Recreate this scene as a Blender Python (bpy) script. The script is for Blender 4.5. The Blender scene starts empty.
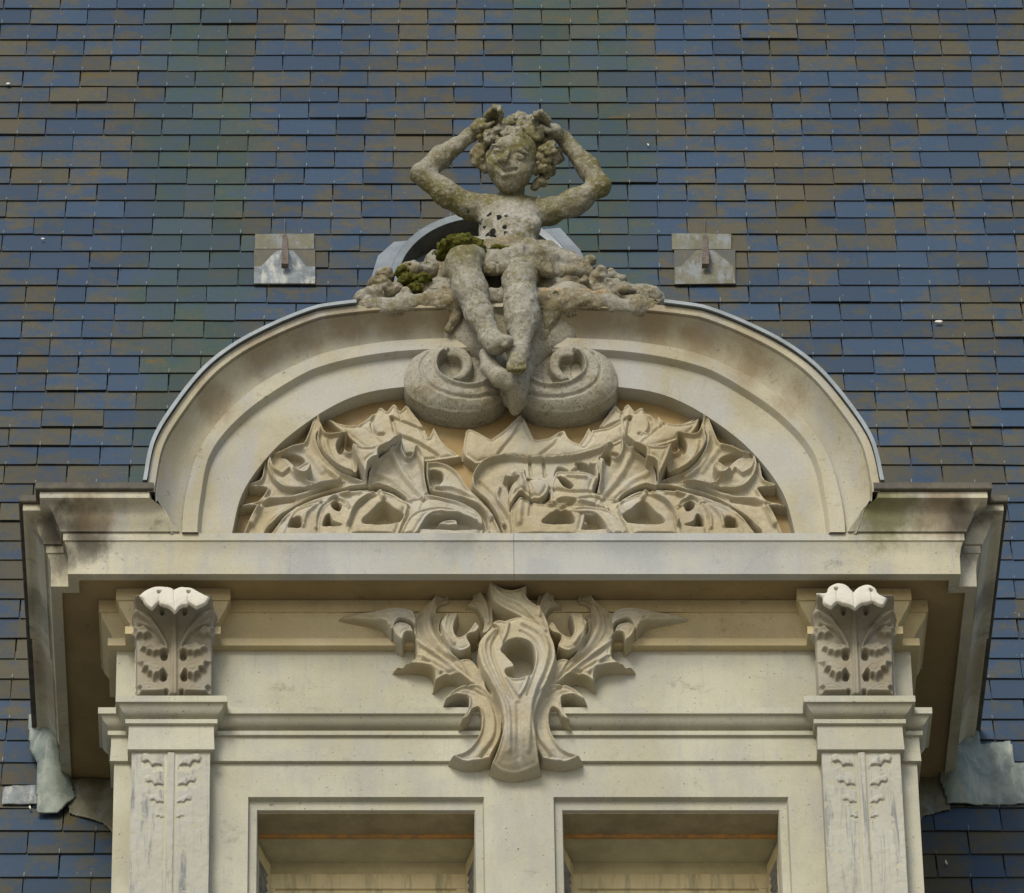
import bpy, math, random
import numpy as np
from mathutils import Vector, Matrix

SC = bpy.context.scene
R = math.radians

# ------------------------------------------------------------------ camera
FPX, PITCH, DIST, CU, CV, ZREF = 7303.0, R(37.5), 28.1, 343.0, 446.5, 18.7
CAM = np.array((-0.65, -DIST * math.cos(PITCH), ZREF - DIST * math.sin(PITCH)))
cd = bpy.data.cameras.new('camera')
cam = bpy.data.objects.new('camera', cd)
SC.collection.objects.link(cam)
cam.location = CAM
cam.rotation_euler = (R(90) + PITCH, 0, 0)
cd.sensor_fit = 'HORIZONTAL'
cd.sensor_width = 36.0
cd.lens = FPX / 1024 * 36.0
cd.shift_x = (512 - CU) / 1024
cd.clip_end = 2000
SC.camera = cam

# ------------------------------------------------------------------ light
SUN_EL, SUN_AZ = R(37), R(199)          # azimuth: clockwise from +Y (north)
w = bpy.data.worlds.new('World'); SC.world = w; w.use_nodes = True
nt = w.node_tree
bg = nt.nodes['Background']
sky = nt.nodes.new('ShaderNodeTexSky'); sky.sky_type = 'NISHITA'; sky.sun_disc = False
sky.sun_elevation = SUN_EL; sky.sun_rotation = SUN_AZ
sky.air_density = 1.0; sky.dust_density = 2.0; sky.ozone_density = 1.0
nt.links.new(sky.outputs[0], bg.inputs[0]); bg.inputs[1].default_value = 0.125
sd = bpy.data.lights.new('sun', 'SUN'); sd.energy = 1.75; sd.angle = R(20); sd.color = (1.0, 0.945, 0.82)
sun = bpy.data.objects.new('sun', sd); SC.collection.objects.link(sun)
sv = Vector((math.sin(SUN_AZ) * math.cos(SUN_EL), math.cos(SUN_AZ) * math.cos(SUN_EL), math.sin(SUN_EL)))
sun.rotation_euler = (-sv).to_track_quat('-Z', 'Y').to_euler()
sun.location = (0, -20, 40)
SC.view_settings.view_transform = 'Standard'
SC.view_settings.look = 'None'
SC.view_settings.exposure = 0.32
SC.view_settings.gamma = 1.0
SC.render.filter_size = 1.75
SC.view_settings.use_curve_mapping = False

# ------------------------------------------------------------------ helpers
SP, CP = math.sin(PITCH), math.cos(PITCH)

def P(u, v, Y):
    """measured position on the photograph -> the point of the wall plane y = Y"""
    a = (u - CU) / FPX; b = (CV - v) / FPX
    dy = CP - b * SP; dz = SP + b * CP
    t = (Y - CAM[1]) / dy
    return Vector((CAM[0] + a * t, Y, CAM[2] + dz * t))

RA = R(71.4); RCX, RSX = math.cos(RA), math.sin(RA); RY0, RZ0 = 1.39, 18.10

def RFP(x, s, off=0.0):
    """point on the roof plane: x across, s up the slope, off outwards"""
    return Vector((x, RY0 + s * RCX - off * RSX, RZ0 + s * RSX + off * RCX))

def RUV(u, v):
    a = (u - CU) / FPX; b = (CV - v) / FPX
    dy = CP - b * SP; dz = SP + b * CP
    T = RSX / RCX
    t = ((RY0 * T - RZ0) - (CAM[1] * T - CAM[2])) / (dy * T - dz)
    return CAM[0] + a * t, (CAM[2] + dz * t - RZ0) / RSX

def tag(o, label=None, cat=None, group=None, kind=None):
    if label: o['label'] = label
    if cat: o['category'] = cat
    if group: o['group'] = group
    if kind: o['kind'] = kind
    return o

def empty(name, loc=(0, 0, 0)):
    o = bpy.data.objects.new(name, None); o.location = loc
    o.empty_display_size = 0.2
    SC.collection.objects.link(o)
    return o

def link(name, verts, faces, mat, parent=None, smooth=35.0):
    me = bpy.data.meshes.new(name)
    me.from_pydata([tuple(map(float, q)) for q in verts], [], [tuple(map(int, q)) for q in faces])
    me.validate()
    if smooth is not None:
        me.polygons.foreach_set('use_smooth', np.ones(len(me.polygons), bool))
        if smooth < 180: me.set_sharp_from_angle(angle=R(smooth))
    if isinstance(mat, (list, tuple)):
        for q in mat: me.materials.append(q)
    else: me.materials.append(mat)
    o = bpy.data.objects.new(name, me)
    SC.collection.objects.link(o)
    if parent is not None:
        o.parent = parent
        pw = Vector((0, 0, 0)); q = parent
        while q is not None:
            pw += q.location; q = q.parent
        o.location = -pw                      # vertices are given in world coordinates
    return o

class MB:
    def __init__(s): s.v = []; s.f = []
    def add(s, vs, fs):
        n = len(s.v); s.v += [tuple(q) for q in vs]; s.f += [tuple(i + n for i in q) for q in fs]
        return s
    def box(s, x0, x1, y0, y1, z0, z1):
        return s.add([(x0, y0, z0), (x1, y0, z0), (x1, y1, z0), (x0, y1, z0), (x0, y0, z1), (x1, y0, z1), (x1, y1, z1), (x0, y1, z1)],
                     [(0, 3, 2, 1), (4, 5, 6, 7), (0, 1, 5, 4), (1, 2, 6, 5), (2, 3, 7, 6), (3, 0, 4, 7)])
    def rings(s, rr, closed_ring=False, caps=True):
        n = len(rr[0]); vs = [q for r in rr for q in r]; fs = []
        for i in range(len(rr) - 1):
            for j in range(n if closed_ring else n - 1):
                k = (j + 1) % n
                fs.append((i * n + j, i * n + k, (i + 1) * n + k, (i + 1) * n + j))
        if caps:
            fs.append(tuple(range(n - 1, -1, -1))); m = (len(rr) - 1) * n
            fs.append(tuple(range(m, m + n)))
        return s.add(vs, fs)
    def prism(s, poly, depth):
        """closed 3-D outline (list of Vectors) thickened by the vector depth"""
        n = len(poly); a = [Vector(q) for q in poly]; b = [q + Vector(depth) for q in a]
        fs = [tuple(range(n)), tuple(range(2 * n - 1, n - 1, -1))]
        fs += [(i, i + n, (i + 1) % n + n, (i + 1) % n) for i in range(n)]
        return s.add(a + b, fs)
    def tube(s, pts, rad, n=10):
        pts = [Vector(q) for q in pts]; rr = []
        rad = rad if isinstance(rad, (list, tuple)) else [rad] * len(pts)
        for i, q in enumerate(pts):
            t = (pts[min(i + 1, len(pts) - 1)] - pts[max(i - 1, 0)]).normalized()
            a = t.cross(Vector((0, 0.31, 0.95))); a = a if a.length > .05 else t.cross(Vector((1, 0, 0)))
            a.normalize(); b = t.cross(a)
            rr.append([q + (a * math.cos(2 * math.pi * j / n) + b * math.sin(2 * math.pi * j / n)) * rad[i] for j in range(n)])
        return s.rings(rr, True)
    def build(s, name, mat, parent=None, smooth=35.0): return link(name, s.v, s.f, mat, parent, smooth)

def sweep(path, prof, endshift=None):
    """profile (outward offset, z) run along a plan path with mitred corners"""
    path = [Vector(q) for q in path]; n = len(path); rr = []
    for i, q in enumerate(path):
        d1 = (q - path[i - 1]).normalized() if i else None
        d2 = (path[i + 1] - q).normalized() if i < n - 1 else None
        d1 = d1 or d2; d2 = d2 or d1
        n1 = Vector((d1.y, -d1.x)); n2 = Vector((d2.y, -d2.x))
        m = (n1 + n2) / (1 + n1.dot(n2))
        ring = []
        for (o, z) in prof:
            c = q + m * o
            if endshift and i == n - 1: c = c + d1 * endshift(o, z)
            ring.append((c.x, c.y, z))
        rr.append(ring)
    return rr

def mirror(vs): return [(-q[0], q[1], q[2]) for q in vs]
def flip(fs): return [tuple(reversed(q)) for q in fs]

def spline(pts, step=6, closed=True):
    """Catmull-Rom through 2-D points; a third item 'c' marks a sharp corner"""
    n = len(pts); out = []
    X = [np.array(q[:2], float) for q in pts]; C = [len(q) > 2 for q in pts]
    for i in range(n if closed else n - 1):
        j = (i + 1) % n
        p1, p2 = X[i], X[j]
        h = (i - 1) % n if (closed or i) else i
        k = (j + 1) % n if (closed or j < n - 1) else j
        p0 = 2 * p1 - p2 if C[i] else X[h]
        p3 = 2 * p2 - p1 if C[j] else X[k]
        for q in range(step):
            t = q / step
            out.append(.5 * (2 * p1 + (p2 - p0) * t + (2 * p0 - 5 * p1 + 4 * p2 - p3) * t * t + (3 * p1 - p0 - 3 * p2 + p3) * t ** 3))
    if not closed: out.append(X[-1])
    return np.array(out)

# lattice noise for numpy points
_rng = np.random.RandomState(7)
_LAT = _rng.rand(32, 32, 32).astype(np.float32)
def vnoise(p, f=1.0):
    q = np.asarray(p, np.float32) * f; i = np.floor(q).astype(int); t = q - i; t = t * t * (3 - 2 * t)
    r = 0
    for a in (0, 1):
        for b in (0, 1):
            for c in (0, 1):
                wgt = (t[:, 0] if a else 1 - t[:, 0]) * (t[:, 1] if b else 1 - t[:, 1]) * (t[:, 2] if c else 1 - t[:, 2])
                r = r + wgt * _LAT[(i[:, 0] + a) % 32, (i[:, 1] + b) % 32, (i[:, 2] + c) % 32]
    return r * 2 - 1
def fbm(p, f, o=3):
    return sum(vnoise(np.asarray(p) + 11.3 * k, f * 2 ** k) / 2 ** k for k in range(o))

# ---- carved relief: a height field on a wall plane -----------------------
def seg_dist(px, pz, line, closed):
    d = np.full(px.shape, 1e9, np.float32); ins = np.zeros(px.shape, bool)
    m = len(line)
    for i in range(m if closed else m - 1):
        a = line[i]; b = line[(i + 1) % m]
        ex, ez = b - a; l2 = ex * ex + ez * ez + 1e-12
        wx = px - a[0]; wz = pz - a[1]
        t = np.clip((wx * ex + wz * ez) / l2, 0, 1)
        d = np.minimum(d, (wx - ex * t) ** 2 + (wz - ez * t) ** 2)
        if closed:
            c = ((a[1] > pz) != (b[1] > pz))
            if abs(ez) > 1e-9: ins ^= c & (px < ex * (pz - a[1]) / ez + a[0])
    d = np.sqrt(d)
    return np.where(ins, d, -d) if closed else d

class Relief:
    def __init__(s, x0, x1, z0, z1, step, ground=0.0):
        s.xs = np.arange(x0, x1 + step * .5, step, dtype=np.float32); s.zs = np.arange(z0, z1 + step * .5, step, dtype=np.float32)
        s.step = step
        s.H = np.full((len(s.xs), len(s.zs)), ground, np.float32)
        s.X, s.Z = np.meshgrid(s.xs, s.zs, indexing='ij')
    def _win(s, line, pad):
        a = line.min(0) - pad; b = line.max(0) + pad
        i0 = max(int((a[0] - s.xs[0]) / s.step), 0); i1 = min(int((b[0] - s.xs[0]) / s.step) + 2, len(s.xs))
        j0 = max(int((a[1] - s.zs[0]) / s.step), 0); j1 = min(int((b[1] - s.zs[0]) / s.step) + 2, len(s.zs))
        return slice(i0, max(i1, i0)), slice(j0, max(j1, j0))
    def leaf(s, line, h, b=0.02, w=0.03, tx=0.0, tz=0.0, soft=None, over=False, rim=0.0):
        """raised outline: height h at its edge, +b rounder or -b hollower w inside; tx, tz tilt it"""
        sl = s._win(line, .01); X = s.X[sl]; Z = s.Z[sl]
        if X.size == 0: return
        d = seg_dist(X, Z, line, True); c = line.mean(0)
        t = np.clip(d / w, 0, 1)
        top = h + b * np.sqrt(np.clip(1 - (1 - t) ** 2, 0, 1)) + tx * (X - c[0]) + tz * (Z - c[1])
        if rim: top = top + rim * (np.exp(-((d - .005) / .004) ** 2) - .9 * np.exp(-((d - .015) / .005) ** 2))
        soft = soft or s.step * 1.2
        e = np.clip(d / soft + .5, 0, 1); e = e * e * (3 - 2 * e)
        H = s.H[sl]
        s.H[sl] = H + (top - H) * e if over else np.maximum(H, H + (top - H) * e)
    def hole(s, line, to, soft=0.012):
        sl = s._win(line, .02); d = seg_dist(s.X[sl], s.Z[sl], line, True)
        if d.size == 0: return
        e = np.clip(d / soft + .3, 0, 1); e = e * e * (3 - 2 * e)
        s.H[sl] = s.H[sl] + np.minimum(to - s.H[sl], 0) * e
    def line(s, line, h, w):
        """a rib (h > 0) or a groove (h < 0)"""
        sl = s._win(line, w * 2); d = seg_dist(s.X[sl], s.Z[sl], line, False)
        if d.size == 0: return
        e = np.clip(1 - d / w, 0, 1); e = e * e * (3 - 2 * e)
        s.H[sl] = np.where(s.H[sl] > .004, s.H[sl] + h * e, s.H[sl])
    def blur(s, n=1):
        for _ in range(n):
            p = np.pad(s.H, 1, mode='edge')
            s.H = (p[1:-1, 1:-1] * 4 + p[:-2, 1:-1] + p[2:, 1:-1] + p[1:-1, :-2] + p[1:-1, 2:]) / 8
    def mesh(s, name, mat, parent, Y0, keep=None, curl=None, rough=.0012):
        pts = np.stack([s.X.ravel(), s.H.ravel() * 0 + Y0, s.Z.ravel()], 1)
        H = s.H.ravel() + rough * fbm(pts, 40, 3)
        pts[:, 1] = Y0 - H
        if curl is not None: pts[:, 1] -= curl(s.X, s.Z).ravel()
        nz = len(s.zs)
        i, j = np.meshgrid(np.arange(len(s.xs) - 1), np.arange(nz - 1), indexing='ij')
        q = np.stack([i * nz + j, (i + 1) * nz + j, (i + 1) * nz + j + 1, i * nz + j + 1], -1).reshape(-1, 4)
        if keep is not None:
            k = keep(s.X, s.Z, s.H)
            kq = (k[:-1, :-1] | k[1:, :-1] | k[1:, 1:] | k[:-1, 1:]).ravel()
            q = q[kq]
        used = np.unique(q); mp = np.full(len(pts), -1); mp[used] = np.arange(len(used))
        return link(name, pts[used], mp[q], mat, parent, 180)

def trace(pts, org, sc, Y, mir=False, step=5, closed=True):
    """outline measured on an enlarged crop -> wall-plane metres"""
    w = []
    for q in pts:
        v_ = org[1] + q[1] / sc
        c = P(org[0] + q[0] / sc, v_, Y(v_) if callable(Y) else Y)
        w.append((-c.x if mir else c.x, c.z) + tuple(q[2:]))
    return spline(w, step, closed)

# ---- carved solids: signed distance field and surface nets ---------------
class Solid:
    def __init__(s, lo, hi, h):
        s.lo = np.array(lo, np.float32); s.h = h
        s.n = np.ceil((np.array(hi) - np.array(lo)) / h).astype(int) + 1
        s.F = np.full(s.n, .12, np.float32)
    def _win(s, lo, hi):
        a = np.clip(np.floor((np.array(lo) - s.lo) / s.h).astype(int), 0, s.n)
        b = np.clip(np.ceil((np.array(hi) - s.lo) / s.h).astype(int) + 1, 0, s.n)
        sl = tuple(slice(a[i], max(b[i], a[i])) for i in range(3))
        ax = [s.lo[i] + s.h * np.arange(a[i], max(b[i], a[i]), dtype=np.float32) for i in range(3)]
        return sl, ax[0][:, None, None], ax[1][None, :, None], ax[2][None, None, :]
    def _put(s, sl, d, k, sub):
        F = s.F[sl]
        if d.size == 0: return
        if sub:
            hh = np.maximum(k - np.abs(F + d), 0) / k
            s.F[sl] = np.maximum(F, -d) + hh * hh * k / 4
        else:
            hh = np.maximum(k - np.abs(F - d), 0) / k
            s.F[sl] = np.minimum(F, d) - hh * hh * k / 4
    def cone(s, a, b, ra, rb, k=.02, sub=False):
        a = np.array(a, np.float32); b = np.array(b, np.float32); m = max(ra, rb) + k + .02
        sl, x, y, z = s._win(np.minimum(a, b) - m, np.maximum(a, b) + m)
        e = b - a; l2 = float(e @ e) + 1e-9
        t = np.clip(((x - a[0]) * e[0] + (y - a[1]) * e[1] + (z - a[2]) * e[2]) / l2, 0, 1)
        d = np.sqrt((x - a[0] - e[0] * t) ** 2 + (y - a[1] - e[1] * t) ** 2 + (z - a[2] - e[2] * t) ** 2) - (ra + (rb - ra) * t)
        s._put(sl, d, k, sub)
    def chain(s, pts, rads, k=.02):
        for i in range(len(pts) - 1): s.cone(pts[i], pts[i + 1], rads[i], rads[i + 1], k)
    def ball(s, c, r, k=.02, rot=None, sub=False):
        c = np.array(c, np.float32); r = np.array(r if hasattr(r, '__len__') else (r,) * 3, np.float32)
        m = float(r.max()) + k + .02
        sl, x, y, z = s._win(c - m, c + m)
        x = x - c[0]; y = y - c[1]; z = z - c[2]
        if rot is not None:
            M = np.array(rot)                      # columns = local axes
            x, y, z = (x * M[0, i] + y * M[1, i] + z * M[2, i] for i in range(3))
        q = np.sqrt((x / r[0]) ** 2 + (y / r[1]) ** 2 + (z / r[2]) ** 2)
        g = np.sqrt((x / r[0] ** 2) ** 2 + (y / r[1] ** 2) ** 2 + (z / r[2] ** 2) ** 2) + 1e-6
        s._put(sl, np.clip(q * (q - 1) / g, -.1, .3), k, sub)
    def nets(s, name, mat, parent, rough=0.0, rf=30, smooth_it=1, calm=None):
        F = s.F; I = F < 0; n = np.array(F.shape)
        cnt = np.zeros(n - 1, np.int8)
        for a in (0, 1):
            for b in (0, 1):
                for c in (0, 1):
                    cnt += I[a:n[0] - 1 + a, b:n[1] - 1 + b, c:n[2] - 1 + c]
        act = (cnt > 0) & (cnt < 8)
        ci = np.argwhere(act); idx = np.full(n - 1, -1, np.int32); idx[act] = np.arange(len(ci))
        acc = np.zeros((len(ci), 3), np.float32); num = np.zeros(len(ci), np.float32)
        cor = [(a, b, c) for a in (0, 1) for b in (0, 1) for c in (0, 1)]
        for p in cor:
            for ax in range(3):
                if p[ax]: continue
                q = list(p); q[ax] = 1
                f0 = F[ci[:, 0] + p[0], ci[:, 1] + p[1], ci[:, 2] + p[2]]; f1 = F[ci[:, 0] + q[0], ci[:, 1] + q[1], ci[:, 2] + q[2]]
                m = (f0 < 0) != (f1 < 0)
                t = np.where(m, f0 / np.where(m, f0 - f1, 1), 0)
                o = np.tile(np.array(p, np.float32), (len(ci), 1)); o[:, ax] += t
                acc[m] += o[m]; num[m] += 1
        V = s.lo + s.h * (ci + acc / num[:, None])
        Q = []
        for ax in range(3):
            b, c = [(1, 2), (2, 0), (0, 1)][ax]
            A = I.take(range(n[ax] - 1), ax); B = I.take(range(1, n[ax]), ax)
            e = np.argwhere(A != B)
            e = e[(e[:, b] > 0) & (e[:, c] > 0) & (e[:, b] < n[b] - 1) & (e[:, c] < n[c] - 1)]
            fl = A[e[:, 0], e[:, 1], e[:, 2]]
            def at(db, dc):
                w_ = e.copy(); w_[:, b] += db; w_[:, c] += dc
                return idx[w_[:, 0], w_[:, 1], w_[:, 2]]
            q = np.stack([at(-1, -1), at(0, -1), at(0, 0), at(-1, 0)], 1)
            q[~fl] = q[~fl][:, ::-1]
            Q.append(q)
        Q = np.concatenate(Q); Q = Q[(Q >= 0).all(1)]
        for _ in range(smooth_it):                 # one relaxation pass
            S = np.zeros_like(V); W = np.zeros(len(V), np.float32)
            for k in range(4):
                a, b = Q[:, k], Q[:, (k + 1) % 4]
                np.add.at(S, a, V[b]); np.add.at(W, a, 1); np.add.at(S, b, V[a]); np.add.at(W, b, 1)
            V = V * .5 + .5 * S / np.maximum(W, 1)[:, None]
        if rough:
            Nn = np.zeros_like(V)
            fn = np.cross(V[Q[:, 2]] - V[Q[:, 0]], V[Q[:, 3]] - V[Q[:, 1]])
            for k in range(4): np.add.at(Nn, Q[:, k], fn)
            Nn /= np.linalg.norm(Nn, axis=1)[:, None] + 1e-9
            V = V + Nn * (rough * (calm(V) if calm else 1.0) * fbm(V, rf, 3))[:, None]
        return link(name, V, Q, mat, parent, 180)

# ------------------------------------------------------------------ materials
class NT:
    def __init__(s, name, rough=.8, spec=.25):
        s.m = bpy.data.materials.new(name); s.m.use_nodes = True
        s.t = s.m.node_tree; s.b = s.t.nodes['Principled BSDF']
        s.b.inputs['Roughness'].default_value = rough
        s.b.inputs['Specular IOR Level'].default_value = spec
        s.g = s.t.nodes.new('ShaderNodeNewGeometry')
    def n(s, k, **kw):
        q = s.t.nodes.new(k)
        for a, b in kw.items(): setattr(q, a, b)
        return q
    def l(s, a, b): s.t.links.new(a, b)
    def noise(s, scale, detail=4, rough=.55, off=0.0, dist=0.0, vec=None):
        mp = s.n('ShaderNodeMapping')
        sc = scale if isinstance(scale, tuple) else (scale,) * 3
        mp.inputs['Scale'].default_value = sc; mp.inputs['Location'].default_value = (off, off * .7, off * 1.3)
        s.l(vec or s.g.outputs['Position'], mp.inputs[0])
        q = s.n('ShaderNodeTexNoise'); q.inputs['Scale'].default_value = 1.0; q.inputs['Detail'].default_value = detail
        q.inputs['Roughness'].default_value = rough; q.inputs['Distortion'].default_value = dist
        s.l(mp.outputs[0], q.inputs['Vector']); return q.outputs['Fac']
    def ramp(s, fac, a, b, lo=0.0, hi=1.0):
        q = s.n('ShaderNodeMapRange'); q.interpolation_type = 'SMOOTHSTEP'
        q.inputs['From Min'].default_value = a; q.inputs['From Max'].default_value = b
        q.inputs['To Min'].default_value = lo; q.inputs['To Max'].default_value = hi
        s.l(fac, q.inputs['Value']); return q.outputs[0]
    def mix(s, fac, a, b, mode='MIX'):
        q = s.n('ShaderNodeMix', data_type='RGBA', blend_type=mode)
        if isinstance(fac, (int, float)): q.inputs[0].default_value = fac
        else: s.l(fac, q.inputs[0])
        for sock, c in ((q.inputs[6], a), (q.inputs[7], b)):
            if isinstance(c, tuple): sock.default_value = c + (1.0,) if len(c) == 3 else c
            else: s.l(c, sock)
        return q.outputs[2]
    def mul(s, a, b):
        q = s.n('ShaderNodeMath', operation='MULTIPLY')
        for i, c in enumerate((a, b)):
            if isinstance(c, (int, float)): q.inputs[i].default_value = c
            else: s.l(c, q.inputs[i])
        return q.outputs[0]
    def done(s, col, bump=None, strength=.3, dist=.004):
        s.l(col, s.b.inputs['Base Color'])
        if bump is not None:
            q = s.n('ShaderNodeBump'); q.inputs['Strength'].default_value = strength; q.inputs['Distance'].default_value = dist
            s.l(bump, q.inputs['Height']); s.l(q.outputs[0], s.b.inputs['Normal'])
        return s.m

def stone(name, base, alt, grey=(.30, .30, .27), greyamt=.5, dirt=(.07, .062, .045), dirtamt=.5, streak=.35, speck=.6, off=0.0, moss=0.0, stains=(), streakcol=None, vein=.14):
    k = NT(name, .88, .2)
    c = k.mix(k.ramp(k.noise(2.3, 5, .6, off), .35, .65), base, alt)
    c = k.mix(k.mul(k.ramp(k.noise((5, 5, 2.2), 6, .65, off + 3), .45, .68), greyamt), c, grey)
    c = k.mix(k.mul(k.ramp(k.noise((34, 34, 2.6), 5, .7, off + 9, .6), .5, .72), streak), c, streakcol or grey)
    c = k.mix(k.mul(k.ramp(k.noise((7, 7, 9), 7, .7, off + 5), .60, .74), dirtamt), c, dirt)
    c = k.mix(k.mul(k.ramp(k.noise(75, 3, .6, off + 2), .66, .72), speck), c, dirt)
    for (pt, rad, col, amt) in stains:            # weather stains that sit where the water runs
        ds = k.n('ShaderNodeVectorMath', operation='DISTANCE'); ds.inputs[1].default_value = tuple(pt)
        k.l(k.g.outputs['Position'], ds.inputs[0])
        ad = k.n('ShaderNodeMath', operation='MULTIPLY_ADD'); k.l(k.noise((13, 13, 7), 5, .7, off + pt[0]), ad.inputs[0])
        ad.inputs[1].default_value = -1.6 * rad; k.l(ds.outputs['Value'], ad.inputs[2])
        c = k.mix(k.mul(k.ramp(ad.outputs[0], .25 * rad, -.55 * rad), amt), c, col)
    vn = k.noise((4.5, 4.5, 3.2), 7, .62, off + 40, .8)
    va = k.n('ShaderNodeMath', operation='SUBTRACT'); k.l(vn, va.inputs[0]); va.inputs[1].default_value = .5
    vb = k.n('ShaderNodeMath', operation='ABSOLUTE'); k.l(va.outputs[0], vb.inputs[0])
    c = k.mix(k.mul(k.mul(k.ramp(vb.outputs[0], .010, .002), k.ramp(k.noise(2.6, 3, .5, off + 44), .50, .60)), vein), c, (.13, .125, .115))
    if moss: c = k.mix(k.mul(k.ramp(k.noise(6, 6, .7, off + 21), .58, .68), moss), c, (.10, .10, .03))
    fine = k.noise(170, 4, .7, off)
    c = k.mix(k.ramp(fine, .3, .7, 0, .35), c, k.mix(.5, c, (.12, .11, .08)))
    return k.done(c, k.noise(60, 6, .75, off + 1), .35, .004)

M = {}
BLK, BRN, GRN, GRY = (.045, .042, .036), (.20, .14, .07), (.13, .135, .055), (.365, .395, .415)
M['stone'] = stone('weathered_limestone', (.52, .495, .38), (.42, .395, .285), (.35, .355, .345), .7, streak=.6, dirtamt=.55, stains=[
    (P(300, 572, .0), .16, (.17, .165, .15), .5), (P(455, 538, -.02), .12, (.16, .16, .15), .5), (P(640, 540, -.02), .16, (.16, .165, .16), .5), (P(760, 570, .0), .14, (.2, .19, .16), .45), (P(540, 570, .0), .10, (.19, .19, .175), .4),
    (P(72, 520, -.07), .11, BLK, .75), (P(50, 528, .02), .10, BLK, .85), (P(85, 530, -.05), .14, BLK, .7), (P(85, 548, -.01), .10, BLK, .6), (P(62, 560, .03), .10, BLK, .7),
    (P(945, 512, -.08), .16, BRN, .7), (P(965, 520, -.05), .10, BLK, .75), (P(985, 510, .0), .10, BLK, .7), (P(968, 555, .04), .07, BLK, .7),
    (P(888, 512, -.08), .17, GRN, .8), (P(875, 500, -.08), .10, GRN, .7), (P(985, 600, .5), .16, BLK, .4), (P(30, 610, .55), .16, BLK, .5),
    (P(360, 548, .0), .62, GRY, .6), (P(600, 550, .0), .62, GRY, .65), (P(760, 552, .0), .40, GRY, .55), (P(985, 680, 1.0), .3, BRN, .5), (P(35, 690, 1.0), .3, BRN, .5), (P(1000, 640, .7), .14, BLK, .5), (P(95, 512, -.08), .12, BRN, .5)])
M['shaft'] = stone('streaked_limestone', (.43, .43, .375), (.39, .385, .32), (.37, .375, .37), .5, streak=.95, streakcol=(.165, .18, .19), dirtamt=.15, off=31, speck=.3)
M['wall_stone'] = stone('window_limestone', (.47, .462, .365), (.39, .378, .285), (.34, .345, .325), .6, streak=.5, dirtamt=.4, off=4.2, speck=.75)
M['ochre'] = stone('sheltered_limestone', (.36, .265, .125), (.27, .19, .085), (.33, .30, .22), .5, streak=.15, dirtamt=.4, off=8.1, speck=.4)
M['carve'] = stone('carved_limestone', (.455, .415, .30), (.365, .31, .19), (.41, .405, .37), .75, streak=.2, dirtamt=.45, off=12.3, speck=.35)
M['crown'] = stone('cornice_bed_limestone', (.57, .50, .32), (.49, .415, .24), (.36, .33, .25), .4, streak=.1, dirtamt=.3, off=28)
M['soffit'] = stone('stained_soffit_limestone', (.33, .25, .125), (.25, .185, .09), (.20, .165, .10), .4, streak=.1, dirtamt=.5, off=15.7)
M['pale_stone'] = stone('pale_limestone', (.66, .64, .56), (.60, .58, .50), (.55, .54, .5), .3, dirtamt=.08, streak=.05, off=17, speck=.15)  # paler stone tone for the leaf tips, shared by the lime splashes
M['arch'] = stone('arch_limestone', (.46, .435, .335), (.35, .32, .22), (.36, .365, .355), .8, streak=.2, dirtamt=.6, off=19.3, speck=.6, stains=[(P(u, v, -.07), r_, BRN, .55) for u, v, r_ in ((215, 400, .12), (262, 352, .14), (300, 332, .12), (345, 322, .12), (395, 316, .14), (450, 316, .14), (590, 318, .16), (650, 320, .14), (700, 338, .12), (745, 362, .12), (790, 395, .10))] + [(P(u, v, .0), .20, (.39, .40, .395), .6) for u, v in ((330, 400), (400, 372), (620, 372), (700, 400), (770, 460))])
M['darkleaf'] = stone('sooty_limestone', (.34, .315, .245), (.25, .22, .155), (.27, .265, .245), .6, dirtamt=.55, streak=.3, off=23)

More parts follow.
